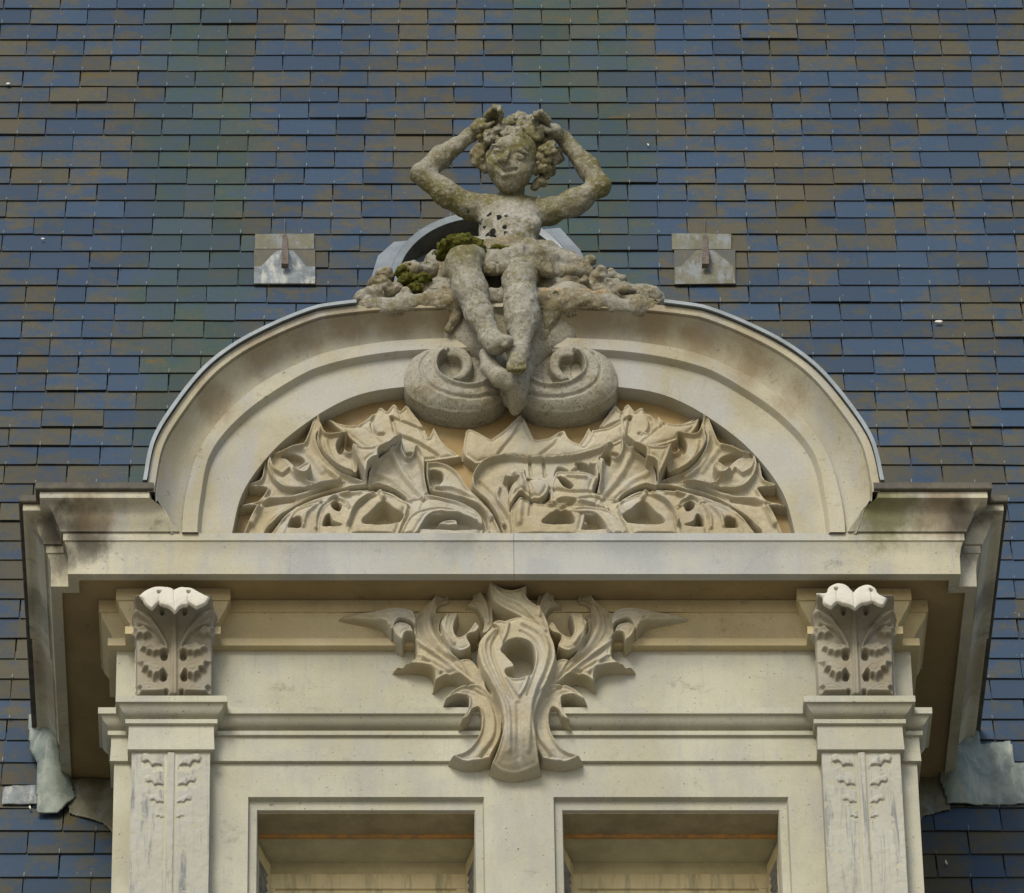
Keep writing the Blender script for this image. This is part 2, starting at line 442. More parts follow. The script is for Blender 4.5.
def lichen(name, off, grey, olive, bias=0.0, black=.0):
    k = NT(name, .95, .1)
    c = k.mix(k.ramp(k.noise(5.5, 5, .6, off), .40 + bias, .60 + bias), olive, grey)
    c = k.mix(k.mul(k.ramp(k.noise(62, 6, .8, off + 4), .50, .62), .6), c, (.43, .42, .375))
    c = k.mix(k.mul(k.ramp(k.noise(120, 4, .75, off + 8), .55, .64), .8), c, (.09, .085, .065))
    c = k.mix(k.mul(k.ramp(k.noise(19, 4, .7, off + 14), .60, .66), .45), c, (.12, .11, .055))
    if black:
        dc = k.n('ShaderNodeVectorMath', operation='DISTANCE'); dc.inputs[1].default_value = tuple(P(515, 230, .0))
        k.l(k.g.outputs['Position'], dc.inputs[0])
        c = k.mix(k.mul(k.ramp(dc.outputs['Value'], .23, .09), k.ramp(k.noise(34, 6, .75, 2.5), .40, .60, .15, .85)), c, (.43, .42, .385))
        dl = k.n('ShaderNodeVectorMath', operation='DISTANCE'); dl.inputs[1].default_value = tuple(P(503, 315, -.17))
        k.l(k.g.outputs['Position'], dl.inputs[0])
        c = k.mix(k.mul(k.ramp(dl.outputs['Value'], .36, .16), k.ramp(k.noise(40, 6, .8, 5.5), .36, .58, .10, .80)), c, (.40, .39, .35))
        c = k.mix(k.mul(k.ramp(k.noise(85, 5, .8, 7.5), .56, .64), .7), c, (.10, .09, .06))
        # black lichen rosettes on the left of the chest
        ds = k.n('ShaderNodeVectorMath', operation='DISTANCE'); ds.inputs[1].default_value = tuple(P(478, 226, .03))
        k.l(k.g.outputs['Position'], ds.inputs[0])
        vo = k.n('ShaderNodeTexVoronoi'); vo.inputs['Scale'].default_value = 23
        wp = k.n('ShaderNodeVectorMath', operation='MULTIPLY_ADD'); nz = k.n('ShaderNodeTexNoise'); nz.inputs['Scale'].default_value = 30
        k.l(k.g.outputs['Position'], nz.inputs['Vector']); k.l(nz.outputs['Color'], wp.inputs[0]); wp.inputs[1].default_value = (.035,) * 3
        k.l(k.g.outputs['Position'], wp.inputs[2]); k.l(wp.outputs[0], vo.inputs['Vector'])
        s_ = k.ramp(vo.outputs['Distance'], .40, .33)
        c = k.mix(k.mul(k.mul(s_, k.ramp(ds.outputs['Value'], .135, .115)), black), c, (.018, .017, .016))
    return k.done(c, k.noise(55, 8, .8, off), .9, .008)
M['lichen'] = lichen('lichened_limestone', 1.0, (.29, .275, .215), (.155, .14, .052), .04, 1.0)
M['lichen_base'] = lichen('lichened_rubble', 6.0, (.30, .29, .24), (.205, .175, .10), .02)
M['lichen_olive'] = lichen('olive_limestone', 9.0, (.24, .215, .13), (.17, .145, .065))
M['volute'] = lichen('volute_limestone', 4.0, (.35, .335, .275), (.29, .26, .18), -.04)

def simple(name, col, col2, sc, rough=.6, metal=0.0, streak=None, spec=.4):
    k = NT(name, rough, spec); k.b.inputs['Metallic'].default_value = metal
    c = k.mix(k.ramp(k.noise(sc, 6, .7, 3.3), .35, .65), col, col2)
    if streak: c = k.mix(k.ramp(k.noise((22, 22, 2.2), 5, .7, 7.7), .48, .66), c, streak)
    return k.done(c, k.noise(30, 5, .7), .2, .004)
M['zinc'] = simple('weathered_zinc', (.215, .25, .27), (.16, .185, .20), 9, .5, .25)
M['lead'] = simple('oxidised_lead', (.20, .23, .245), (.11, .125, .13), 8, .6, .1, (.36, .37, .33))
M['lead_green'] = simple('verdigris_streaked_lead', (.24, .28, .245), (.13, .165, .15), 10, .6, .05, (.31, .33, .28))
M['lead_brown'] = simple('brown_stained_lead', (.085, .082, .056), (.065, .068, .062), 14, .6, 0, (.10, .085, .045))
M['lead_dark'] = simple('dirty_lead_edge', (.055, .05, .04), (.10, .09, .065), 14, .7)
M['lead_stained'] = simple('stained_lead', (.15, .148, .105), (.11, .105, .065), 12, .6, .05, (.18, .20, .205))
M['iron'] = simple('rusty_iron', (.15, .125, .10), (.09, .07, .055), 30, .7, .2)
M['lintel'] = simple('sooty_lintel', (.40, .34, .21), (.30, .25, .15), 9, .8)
M['orange'] = lichen('broken_orange_stone', 13.0, (.38, .33, .22), (.36, .25, .13))
M['rust'] = simple('rusty_edge', (.60, .32, .10), (.34, .23, .12), 28, .9)
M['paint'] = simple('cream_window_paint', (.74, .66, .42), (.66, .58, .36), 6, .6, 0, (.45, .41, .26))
M['paint_grey'] = simple('grey_green_paint', (.60, .56, .38), (.48, .44, .29), 7, .7)
M['slat'] = simple('weathered_shutter_slats', (.30, .31, .31), (.18, .17, .16), 20, .7)
M['hookwire'] = simple('copper_slate_hook', (.20, .24, .22), (.15, .17, .16), 30, .5, .3)
M['moss'] = simple('green_moss', (.035, .042, .010), (.105, .10, .022), 60, 1.0, 0, None, .05)
M['dark'] = simple('dark_interior', (.02, .019, .018), (.03, .028, .025), 5, .9)

def slate():
    k = NT('weathered_slate', .55, .22)
    at = k.n('ShaderNodeAttribute', attribute_name='tint')
    sep = k.n('ShaderNodeSeparateColor'); k.l(at.outputs['Color'], sep.inputs[0])
    grey, blue, brown, green, ochre = (.060, .069, .070), (.033, .063, .110), (.085, .075, .042), (.034, .068, .054), (.100, .074, .018)
    sx = k.n('ShaderNodeSeparateXYZ'); k.l(k.g.outputs['Position'], sx.inputs[0])
    def band(x0, w_):                              # run-off from copper above greens two upright bands
        a = k.n('ShaderNodeMath', operation='MULTIPLY_ADD'); k.l(k.noise((4, 4, 1.6), 6, .7, x0), a.inputs[0]); a.inputs[1].default_value = .7; k.l(sx.outputs['X'], a.inputs[2])
        b = k.n('ShaderNodeMath', operation='SUBTRACT'); k.l(a.outputs[0], b.inputs[0]); b.inputs[1].default_value = x0 + .35
        c_ = k.n('ShaderNodeMath', operation='ABSOLUTE'); k.l(b.outputs[0], c_.inputs[0])
        return k.ramp(c_.outputs[0], w_, w_ * .35)
    g = k.n('ShaderNodeMath', operation='MAXIMUM'); k.l(band(-1.30, .34), g.inputs[0]); k.l(band(.42, .42), g.inputs[1])
    c = k.mix(k.mul(k.mul(g.outputs[0], k.ramp(sep.outputs['Green'], 0, .7, .45, 1)), .85), grey, green)
    def add(*xs):
        r = xs[0]
        for x in xs[1:]:
            q = k.n('ShaderNodeMath', operation='ADD'); k.l(r, q.inputs[0]); k.l(x, q.inputs[1]); r = q.outputs[0]
        return r
    f = add(k.ramp(sep.outputs['Red'], 0, 1, -.30, .30), k.ramp(k.noise((7.5, 7.5, 11), 9, .76, 2.2), .30, .70, -.42, .42), k.ramp(k.noise((2.2, 2.2, .7), 5, .7, 8.8), .34, .66, -.34, .34))
    c = k.mix(k.mul(k.ramp(f, .10, -.22), k.ramp(g.outputs[0], 0, 1, 1, .45)), c, blue)
    c = k.mix(k.mul(k.ramp(f, .10, .40), k.ramp(g.outputs[0], 0, 1, .9, .35)), c, brown)
    c = k.mix(k.mul(k.ramp(k.noise((8, 8, 11), 4, .65, 12.2), .58, .68), k.mul(k.ramp(f, .0, .3), k.ramp(sep.outputs['Green'], .3, .8))), c, ochre)
    val = k.ramp(sep.outputs['Blue'], 0, 1, .86, 1.14)
    cc = k.n('ShaderNodeCombineColor'); [k.l(val, cc.inputs[i]) for i in range(3)]
    c = k.mix(1.0, c, cc.outputs[0], 'MULTIPLY')
    c = k.mix(k.ramp(k.noise(130, 4, .75), .32, .72, 0, .45), c, (.036, .037, .036))
    c = k.mix(k.mul(k.ramp(k.noise(62, 2, .5, 3), .74, .78), .7), c, (.22, .22, .20))
    return k.done(c, k.noise(45, 6, .75), .3, .004)
M['slate'] = slate()
M['slate_edge'] = simple('dark_slate_edge', (.022, .022, .021), (.034, .032, .028), 40, .8)
M['ground'] = simple('gravel', (.37, .33, .25), (.31, .27, .20), .4, .95)

# ------------------------------------------------------------------ setting
tag(link('ground', [(-90, -120, 0), (90, -120, 0), (90, 60, 0), (-90, 60, 0)], [(0, 1, 2, 3)], M['ground'], None, None), kind='structure')

# ------------------------------------------------------------------ slate roof
def build_roof():
    rng = random.Random(5)
    roof = tag(empty('slate_roof', RFP(0, -3.0)), 'steep mansard roof of blue grey and brown lichened slates behind the dormer', 'roof')
    V, F, T = [], [], []
    w = .2623; rows = []
    s = 5.992 + .1397 * 9; k = -9
    while s > -3.0:
        g = .1397 if s > .35 else .150
        rows.append((k, s - g, s)); s -= g; k += 1
    for (k, s0, s1) in rows:
        x = -2.094 + .131 * (k % 2) - .004 * k - w * 7
        rowt = rng.uniform(-.0015, .0015)
        while x < 3.6:
            g = rng.uniform(.0012, .0040)
            xa, xb = x + g, x + w - g
            th = .0065 * rng.uniform(.8, 1.5)
            # the tail stands off the slate below, the head tucks under the next course
            lift = .011 + rng.uniform(-.001, .0022) + (.005 if rng.random() < .035 else 0)
            da = rng.uniform(-.0012, .0012); sa = rng.uniform(-.0022, .0022) + rowt; sb = sa + rng.uniform(-.0016, .0016)
            if rng.random() < .03: sb += rng.uniform(-.006, .006)
            xm = (xa + xb) / 2; n = len(V)
            c = rng.uniform(0, .007) if rng.random() < .25 else .0
            d = rng.uniform(0, .007) if rng.random() < .2 else .0
            hd = .06
            V += [RFP(xa, s0 + sa + c, lift + da), RFP(xa + c, s0 + sa, lift + da), RFP(xm, s0 + (sa + sb) / 2, lift), RFP(xb - d, s0 + sb, lift - da), RFP(xb, s0 + sb + d, lift - da),
                  RFP(xb, s1 + hd, .0005), RFP(xm, s1 + hd, .0005), RFP(xa, s1 + hd, .0005)]
            V += [RFP(xa, s0 + sa + c, lift + da - th), RFP(xa + c, s0 + sa, lift + da - th), RFP(xm, s0 + (sa + sb) / 2, lift - th), RFP(xb - d, s0 + sb, lift - da - th), RFP(xb, s0 + sb + d, lift - da - th)]
            ff = [(0, 1, 2, 6, 7), (2, 3, 4, 5, 6), (0, 8, 9, 1), (1, 9, 10, 2), (2, 10, 11, 3), (3, 11, 12, 4)]
            ff += [(7, 0, 8), (5, 12, 4)]
            F += [tuple(i + n for i in q) for q in ff]
            r0 = rng.random(); g0 = rng.random(); b0 = rng.random()
            # water runs from the joint above down the middle, so halves weather apart
            h1 = .4 * r0 + .6 * rng.random(); h2 = .4 * r0 + .6 * rng.random()
            for i in range(len(ff)):
                T.append((h1 if i in (0, 2, 3, 6) else h2, g0 if i in (0, 2, 3, 6) else rng.random(), b0))
            x += w
    o = link('slates', V, F, [M['slate'], M['slate_edge']], roof, None)
    me = o.data
    me.polygons.foreach_set('material_index', np.array([0 if i % 8 < 2 else 1 for i in range(len(F))], np.int32))
    at = me.color_attributes.new('tint', 'FLOAT_COLOR', 'CORNER')
    buf = np.ones((len(me.loops), 4), np.float32)
    for p in me.polygons:
        for li in p.loop_indices: buf[li, :3] = T[p.index]
    at.data.foreach_set('color', buf.ravel())
    hk = MB()
    for (k, s0, s1) in rows:
        x = -2.094 + .131 * (k % 2) - .004 * k - w * 7 + w / 2
        while x < 2.7:
            if x > -2.6 and -1.2 < s0 < 6.3 and rng.random() < .8:
                a = x + rng.uniform(-.006, .006); q = .0016; l = rng.uniform(.006, .022)
                hk.add([RFP(a - q, s0 - .008, .021), RFP(a + q, s0 - .008, .021), RFP(a + q, s0 + l, .0215), RFP(a - q, s0 + l, .0215), RFP(a - q, s0 - .008, .008), RFP(a + q, s0 - .008, .008)], [(0, 1, 2, 3), (0, 4, 5, 1)])
            x += w
    tag(hk.build('slate_hooks', M['hookwire'], roof, None), kind='stuff')
    sp = MB()
    for (u, v, du, dv, rot) in ((938, 326, 5, 1.6, .1), (43, 243, 2.2, 1.1, -.4), (8, 88, 3.0, 1.3, .4), (648, 149, 1.0, 1.8, .3), (30, 812, 1.2, 2.0, .2), (946, 867, 1.0, 3.0, .2)):
        x0, s0 = RUV(u, v); n = 9
        pts = []
        for i in range(n):
            a = 2 * math.pi * i / n; r_ = rng.uniform(.75, 1.15)
            ex, ez = du * math.cos(a) * r_ * .0036, dv * math.sin(a) * r_ * .0050
            pts.append(RFP(x0 + ex * math.cos(rot) - ez * math.sin(rot), s0 + ex * math.sin(rot) + ez * math.cos(rot), .0245))
        sp.prism(pts, RFP(0, 0, -.004) - RFP(0, 0, 0))
    sp.build('lime_splashes', M['pale_stone'], roof, None)
    b = MB(); b.add([RFP(-4, -3, -.012), RFP(4, -3, -.012), RFP(4, 7.3, -.012), RFP(-4, 7.3, -.012)], [(0, 1, 2, 3)])
    b.build('roof_boarding', M['dark'], roof, None)
    return roof
build_roof()

# ------------------------------------------------------------------ dormer: walls and mouldings
D = tag(empty('stone_dormer', (0, .26, 15.6)), 'ornate limestone dormer with arched pediment, carved foliage and two windows', 'dormer')
YW, YP = .26, .184
XC, XA, XB = 1.512, 1.444, 1.149            # cheek, pilaster outer and inner edge
ZB = 15.6

# wall round the two window openings
WIN = [(-1.006, -.121), (.140, 1.021)]
ZL = 17.241
wb = MB()
wb.box(-XC, -1.006, YW, .62, ZB, ZL)
wb.box(-.121, .140, YW, .62, ZB, ZL)
wb.box(1.021, XC, YW, .62, ZB, ZL)
wb.box(-XC, XC, YW, .44, ZL, 18.13); wb.box(-XC, XC, .44, .62, ZL + .02, 18.13)
wb.box(-XC, -1.25, .62, 2.2, ZB, 18.13); wb.box(1.25, XC, .62, 2.2, ZB, 18.13)
wb.build('wall', M['wall_stone'], D, None)

plan = [(-XC, 1.75), (-XC, YW), (-XA, YW), (-XA, YP), (-XB, YP), (-XB, YW), (XB, YW), (XB, YP), (XA, YP), (XA, YW), (XC, YW), (XC, 1.75)]
crown = [(-.02, 17.917), (.034, 17.919), (.034, 17.953), (.016, 17.956), (.018, 17.975), (.030, 17.992), (.043, 18.012), (.056, 18.030), (.062, 18.046), (.062, 18.052), (.070, 18.052), (.070, 18.106), (-.02, 18.106)]
plan_c = [(-XC, .565)] + plan[1:-1] + [(XC, .565)]; plan_a = [(-XC, .42)] + plan[1:-1] + [(XC, .42)]
MB().rings(sweep(plan_c, crown), caps=True).build('frieze_crown', M['crown'], D)
arc = [(-.02, 17.62), (.063, 17.609), (.063, 17.581), (.051, 17.579), (.047, 17.570), (.041, 17.560), (.033, 17.551), (.022, 17.543), (.006, 17.540), (.006, 17.527), (.026, 17.527), (.026, 17.508), (.013, 17.506), (.013, 17.47), (.016, 17.395), (-.02, 17.392)]
MB().rings(sweep(plan_a, arc), caps=True).build('architrave_moulding', M['wall_stone'], D)

# cornice, its soffit and the lead on top
XF, XS, YS = 1.695, 1.762, .08
cplan = [(-XS, 1.75), (-XS, YS), (-XF, YS), (-XF, 0), (XF, 0), (XF, YS), (XS, YS), (XS, 1.75)]
low = [(-.041, 18.115), (-.041, 18.090), (0, 18.090), (.001, 18.17), (.006, 18.205), (.016, 18.232), (.021, 18.234), (.021, 18.268), (-.15, 18.276)]
for sgn in (-1, 1):
    rr = sweep(cplan[:4] + [(-.0007, 0)], low)
    if sgn > 0: rr = [mirror(q) for q in rr]
    MB().rings(rr, caps=True).build('cornice_fascia', M['stone'], D)
sb = MB(); sb.box(-XF + .036, XF - .036, .036, .1155, 18.108, 18.20).box(-XS + .036, XS - .036, .116, 1.75, 18.1085, 18.20)
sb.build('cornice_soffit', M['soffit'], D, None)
cym = [(-.15, 18.27), (.030, 18.27), (.036, 18.285), (.046, 18.300), (.055, 18.322), (.061, 18.340), (.072, 18.354), (.092, 18.364), (.108, 18.368), (.110, 18.370), (.110, 18.398), (-.3, 18.41)]
half = [(-XS, .80)] + cplan[1:4] + [(-1.30, 0)]
for sgn in (-1, 1):
    base = [(-1.402, .112), (-1.388, .10), (-1.36, .08), (-1.335, .06), (-1.31, .045), (-1.285, .03), (-1.28, .0)]
    xm = lambda o: float(np.interp(-o, [-q[1] for q in base], [q[0] for q in base]))
    rr = sweep(half, cym, lambda o, z: xm(o) + .012 + 1.30)
    r2 = sweep([(-XS + .007, 1.75), (-XS + .007, .803)], [(o, z - .004) for o, z in cym])
    if sgn > 0: rr = [mirror(q) for q in rr]; r2 = [mirror(q) for q in r2]
    MB().rings(rr, caps=True).rings(r2, caps=True).build('cornice_cyma', M['stone'], D)
    cap = [(.08, 18.400), (.124, 18.400), (.127, 18.404), (.127, 18.430), (.11, 18.438), (-.35, 18.455)]
    rr = sweep(cplan[:4] + [(-1.372, 0)], cap)
    if sgn > 0: rr = [mirror(q) for q in rr]
    MB().rings(rr, caps=False).build('cornice_capping', M['lead_dark'], D)

# ------------------------------------------------------------------ arched pediment
def curve(pts, Y, n=64):
    w_ = [P(a, b, Y) for a, b in pts]
    c = spline([(q.x, q.z) for q in w_] + [(-w_[-1].x, w_[-1].z)], 10, False)[:-10]
    c[-1, 0] = 0
    L = np.r_[0, np.cumsum(np.hypot(*np.diff(c, axis=0).T))]
    t = np.linspace(0, L[-1], n)
    return np.stack([np.interp(t, L, c[:, 0]), np.interp(t, L, c[:, 1])], 1)
YA, YB, YC, YD, YT = -.112, -.010, -.034, .0, .078
cA = curve([(146, 484), (154.5, 443), (175.5, 407.5), (204.5, 371.7), (236, 347), (274, 327), (310, 312.5), (331, 307.8), (380, 302.6), (440, 300.4), (508, 299.8)], YA)
cB = curve([(181, 525), (184.5, 498), (196, 456.8), (220, 421), (258, 387.3), (298, 366), (330, 354), (372, 346), (414, 342), (508, 338.5)], YB)
cC = curve([(198, 528), (201, 498), (211.7, 452), (246, 412), (298, 377), (330, 364), (372, 355), (420, 350), (508, 346.5)], YC)
cD = curve([(232, 533), (240, 499), (255, 472.5), (278.6, 445), (308, 421.5), (337, 403.7), (366.5, 392.5), (404, 386.8), (455, 383.5), (508, 382.5)], YD)
n_ = len(cA)
ZL0 = 18.268
def down(c, z=ZL0):
    """carry the section straight down to the fascia"""
    return np.concatenate([[(c[0, 0], min(z, c[0, 1] - .001))], c])
cA, cB, cC, cD = map(down, (cA, cB, cC, cD))
def off(c, d):
    t = np.gradient(c, axis=0); t /= np.linalg.norm(t, axis=1)[:, None] + 1e-9
    nrm = np.stack([-t[:, 1], t[:, 0]], 1)
    q = c + nrm * d
    q[-1, 0] = 0; q[0, 1] = c[0, 1]
    return q
_fo = [q[0] for q in cym[1:-1]]; _fz = [q[1] for q in cym[1:-1]]
def mitre_z(Y): return 18.264 if Y > -.04 else float(np.interp(-Y, _fo, _fz)) if Y > -.11 else 18.398
def arch(secs, name, mat, parent=D, mitred=True):
    """secs: list of (curve, Y); strips joined between neighbours, left half then mirrored"""
    rr = []
    m = len(secs[0][0])
    secs = [(c.copy(), Y) for c, Y in secs]
    for c, Y in secs:
        if mitred: c[0, 1] = mitre_z(Y) - .001; c[1, 1] = max(c[1, 1], c[0, 1] + .001)
    for i in range(m): rr.append([(c[i, 0], Y, c[i, 1]) for c, Y in secs])
    for i in range(m - 2, -1, -1): rr.append([(-c[i, 0], Y, c[i, 1]) for c, Y in secs])
    return MB().rings(rr, caps=False).build(name, mat, parent, 40)
def lerp(a, b, t): return a * (1 - t) + b * t
ys = lambda t: YA + .012 + (YB - YA - .012) * t
secs = [(off(cA, -.004), .9), (off(cA, -.004), YA), (off(cA, -.034), YA), (off(cA, -.036), YA + .010)]
c1 = off(cA, -.040)
for t, yy in ((-.02, .06), (.02, .06), (.03, -.04), (.10, .10), (.25, .34), (.42, .58), (.60, .78), (.78, .90), (.92, .97), (1, 1.0)):
    secs.append((lerp(c1, cB, t), ys(yy)))
secs += [(off(cB, -.003), YB + .002), (off(cB, -.006), YC), (off(cC, .003), YC), (cC, YC + .004), (off(cC, -.004), YC + .014), (off(cC, -.012), YD - .004), (lerp(off(cC, -.016), cD, .1), YD), (lerp(cC, cD, .6), YD), (cD, YD), (off(cD, .0005), YT + .02)]
PED = arch(secs, 'pediment_arch', M['arch'])
k_ = int(np.argmax(cA[:, 0] > -.585)); cZ = cA[1:k_].copy(); cZ[0] = (cZ[0, 0], 18.440)
def offz(d):
    q = off(cZ, d); t = cZ[-1] - cZ[-2]; t /= np.hypot(*t); q[-1] = cZ[-1] + d * np.array((-t[1], t[0])); return q
for sgn in (1, -1):
    secs = [(offz(.001), 1.1), (offz(.001), YA - .012), (offz(-.003), YA - .013), (offz(-.003), YA - .019), (offz(.012), YA - .019), (offz(.014), YA), (offz(.014), 1.1)]
    MB().rings([[(sgn * c[i, 0], Y, c[i, 1]) for c, Y in secs] for i in range(len(cZ))], caps=True).build('zinc_capping', M['zinc'], PED, 40)
tb = [(c[0] * 1.02, YT, c[1]) for c in cD]; tb = tb + [(-q[0], q[1], q[2]) for q in tb[-2::-1]]
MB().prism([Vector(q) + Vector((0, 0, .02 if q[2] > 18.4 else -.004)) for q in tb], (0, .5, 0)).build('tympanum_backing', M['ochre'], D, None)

# ------------------------------------------------------------------ windows
def make_window(x0, x1):
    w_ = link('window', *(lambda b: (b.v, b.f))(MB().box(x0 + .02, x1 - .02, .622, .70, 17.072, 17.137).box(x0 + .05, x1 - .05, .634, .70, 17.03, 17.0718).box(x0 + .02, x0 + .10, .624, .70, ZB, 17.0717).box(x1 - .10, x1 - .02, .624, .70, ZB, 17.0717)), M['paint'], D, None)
    # chamfered stone surround
    zi = ZL - .045; a = .036
    b = MB()
    outer = [(x0, ZB), (x0, ZL), (x1, ZL), (x1, ZB)]
    inner = [(x0 + a, ZB), (x0 + a, zi), (x1 - a, zi), (x1 - a, ZB)]
    rr = []
    for (p, q) in zip(outer, inner):
        rr.append([(p[0], YW + .001, p[1]), (p[0] * .85 + q[0] * .15, YW + .022, p[1] * .85 + q[1] * .15), (q[0] * .9 + p[0] * .1, YW + .028, q[1] * .9 + p[1] * .1), (q[0], YW + .036, q[1]), (q[0], .436, q[1])])
    b.rings(rr, caps=False)
    b.build('chamfered_reveal', M['wall_stone'], w_, 30)
    h = MB().box(x0 + a + .001, x1 - a - .001, .30, .4355, zi - .003, zi + .04)
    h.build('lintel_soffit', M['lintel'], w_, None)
    l = MB().box(x0 + .01, x1 - .01,   .437, .452, zi - .015, zi + .03); l.build('rusty_lintel_edge', M['rust'], w_, None)
    l = MB().box(x0 + .01, x1 - .01, .453, .66, zi - .002, zi + .05); l.build('shutter_box_soffit', M['paint_grey'], w_, None)
    hb = MB().box(x0 + .02, x1 - .02, .630, .70, 17.1372, 17.1935); hb.build('head_board', M['paint_grey'], w_, None)
    gl = MB().box(x0 + .12, x1 - .12, .66, .666, ZB, 17.05); gl.build('pane', M['dark'], w_, None)
    for sg, xe in ((1, x0 + a), (-1, x1 - a)):
        # louvred shutter leaf folded back at a slant inside the reveal
        in_ = .046 if sg > 0 else .030
        A_ = Vector((xe - sg * .004, .456, 0)); B_ = Vector((xe + sg * in_, .617, 0)); t_ = (B_ - A_).normalized(); nn = Vector((t_.y, -t_.x, 0)) * (1 if sg > 0 else -1)
        q_ = lambda f_, z, o=0.0: A_ + (B_ - A_) * f_ + nn * o + Vector((0, 0, z))
        f = MB(); zt = zi - .022
        for (f0, f1, z0, z1) in ((0, .16, ZB, zt), (.84, 1, ZB, zt), (.16, .84, zt - .06, zt)):
            f.prism([q_(f0, z0), q_(f1, z0), q_(f1, z1), q_(f0, z1)], nn * -.022)
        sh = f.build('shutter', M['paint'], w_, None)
        s_ = MB(); z = zt - .065
        while z > ZB + .03:
            s_.prism([q_(.16, z, -.002), q_(.84, z, -.002), q_(.84, z - .022, -.016), q_(.16, z - .022, -.016)], (0, 0, .006)); z -= .034
        s_.build('louvre_slats', M['slat'], sh, None)
    return w_
for a_, b_ in WIN: make_window(a_, b_)
MB().box(-1.25, 1.25, .81, .86, ZB, 17.4).build('dark_room_behind', M['dark'], D, None)

# ------------------------------------------------------------------ pilasters with leaf capitals
def pilaster(sgn, flap, forg):
    mx = (lambda x: x) if sgn < 0 else (lambda x: -x)
    x0, x1 = sorted((mx(-XA), mx(-XB)))
    p = MB().box(x0, x1, YP + .001, YW - .002, ZB, 17.393).box(x0 + .004, x1 - .004, YP + .001, YW - .002, 17.60, 18.0).build('pilaster', M['wall_stone'], D, None)
    # shaft front with sunk leaf sprigs
    r = Relief(x0, x1, 16.72, 17.393, .0035)
    xm = (x0 + x1) / 2
    for sg in (-1, 1):
        for i, (z, q) in enumerate(((17.355, 1.0), (17.262, .82), (17.178, .66), (17.103, .4))):
            pts = [(.020, -.022), (.034, .004), (.062, .022, 'c'), (.088, .030), (.104, .012, 'c'), (.092, -.010), (.074, -.006), (.060, -.030, 'c'), (.044, -.022)]
            li = spline([(xm + sg * (.012 + a[0] * q), z + a[1] * q) + tuple(a[2:]) for a in pts])
            hl = spline([(xm + sg * (.012 + (a[0] - .004) * q), z + (a[1] - .024) * q) + tuple(a[2:]) for a in pts])
            r.hole(hl, -.026 * q - .003, .007)
            r.leaf(li, .004 * q, .006 * q, .010)
        ln = np.array([(xm + sg * .018, 17.39), (xm + sg * .016, 16.72)]); r.H += .0
        d = seg_dist(r.X, r.Z, ln, False); r.H -= .007 * np.clip(1 - d / .008, 0, 1); r.H = np.where(np.abs(r.X - xm) < .0135, .006, r.H)
    r.H[:, -1] = -.002
    r.mesh('shaft_relief', M['shaft'], p, YP, rough=.0016)
    MB().box(x0, x1, YP - .0005, YP + .0015, ZB, 16.7205).build('shaft_face', M['shaft'], p, None)
    # acanthus leaf that climbs the frieze block and curls out under the cornice
    T = lambda pts: trace(pts, (80, 580), 5.58, .16, sgn > 0)
    step = .003
    r = Relief(x0 - .045, x1 + .045, 17.60, 18.012, step)
    body = [(316, 655, 'c'), (314, 440), (310, 350), (280, 322, 'c'), (300, 290), (292, 240, 'c'), (306, 225), (310, 170, 'c'), (420, 150), (640, 150), (738, 172, 'c'), (742, 215), (764, 236, 'c'), (750, 285), (768, 318, 'c'), (740, 345), (740, 440), (738, 655, 'c')]
    r.leaf(T(body), .036, .006, .03)
    both = lambda pts: (T(pts), T([(1048 - a[0], a[1]) + tuple(a[2:]) for a in pts][::-1]))
    for pts, h, b in (
        ([(335, 408, 'c'), (352, 385), (372, 392), (400, 374), (430, 386), (462, 388), (486, 418), (458, 424), (446, 436, 'c'), (428, 428), (410, 444, 'c'), (394, 426), (372, 432, 'c'), (364, 414)], .062, .010),
        ([(318, 470, 'c'), (350, 480), (385, 472), (420, 492), (455, 500), (488, 545, 'c'), (458, 545), (446, 566, 'c'), (430, 556), (410, 580, 'c'), (398, 552), (376, 550, 'c'), (378, 524), (346, 526, 'c'), (350, 500)], .068, .010),
        ([(316, 610, 'c'), (380, 596), (440, 616), (478, 650, 'c'), (330, 655, 'c'), (345, 630, 'c')], .060, .010),
        ([(296, 292, 'c'), (330, 300), (358, 294), (404, 332, 'c'), (376, 332), (356, 348, 'c'), (340, 334), (312, 346, 'c'), (314, 318)], .062, .010),
        ([(306, 230, 'c'), (380, 240), (440, 290), (490, 370), (492, 430, 'c'), (450, 360), (400, 310), (320, 285, 'c')], .048, .014)):
        for l in both(pts): r.leaf(l, h - .010, b + .004, .014, rim=.003, soft=.011)
    for c, q in (((470, 440), 24), ((466, 556), 24), ((480, 640), 18), ((462, 226), 17)):
        ring = [(c[0] + q * .8 * math.cos(a), c[1] + q * math.sin(a)) for a in np.linspace(0, 2 * math.pi, 9)[:-1]]
        for l in both(ring): r.hole(l, .012, .008)
    for pts in ([(400, 440), (355, 452), (322, 440)], [(412, 590), (350, 560), (325, 520)]):
        for l in both(pts): pass
    r.line(trace([(514, 655), (516, 420), (520, 190)], (80, 580), 5.58, .16, sgn > 0, 5, False), .012, .010)
    r.line(trace([(534, 655), (534, 420), (532, 190)], (80, 580), 5.58, .16, sgn > 0, 5, False), .012, .010)
    for l in ([(488, 410), (450, 330), (390, 275), (310, 240)], [(560, 410), (598, 330), (658, 275), (738, 240)]):
        r.line(trace(l, (80, 580), 5.58, .16, sgn > 0, 5, False), .012, .012)
    r.blur(1)
    def curl(X, Z):
        t = np.clip((Z - 17.865) / .143, 0, 1)
        return .115 * (1 - np.sqrt(np.clip(1 - t ** 2, 0, 1)))
    leaf = r.mesh('capital_leaf', M['darkleaf'], p, YP, keep=lambda X, Z, H: H > .006, curl=curl)
    f = Relief(x0 - .02, x1 + .02, 17.88, 18.085, .0025)
    ol = trace(flap[0], forg, 5.58, -.005)
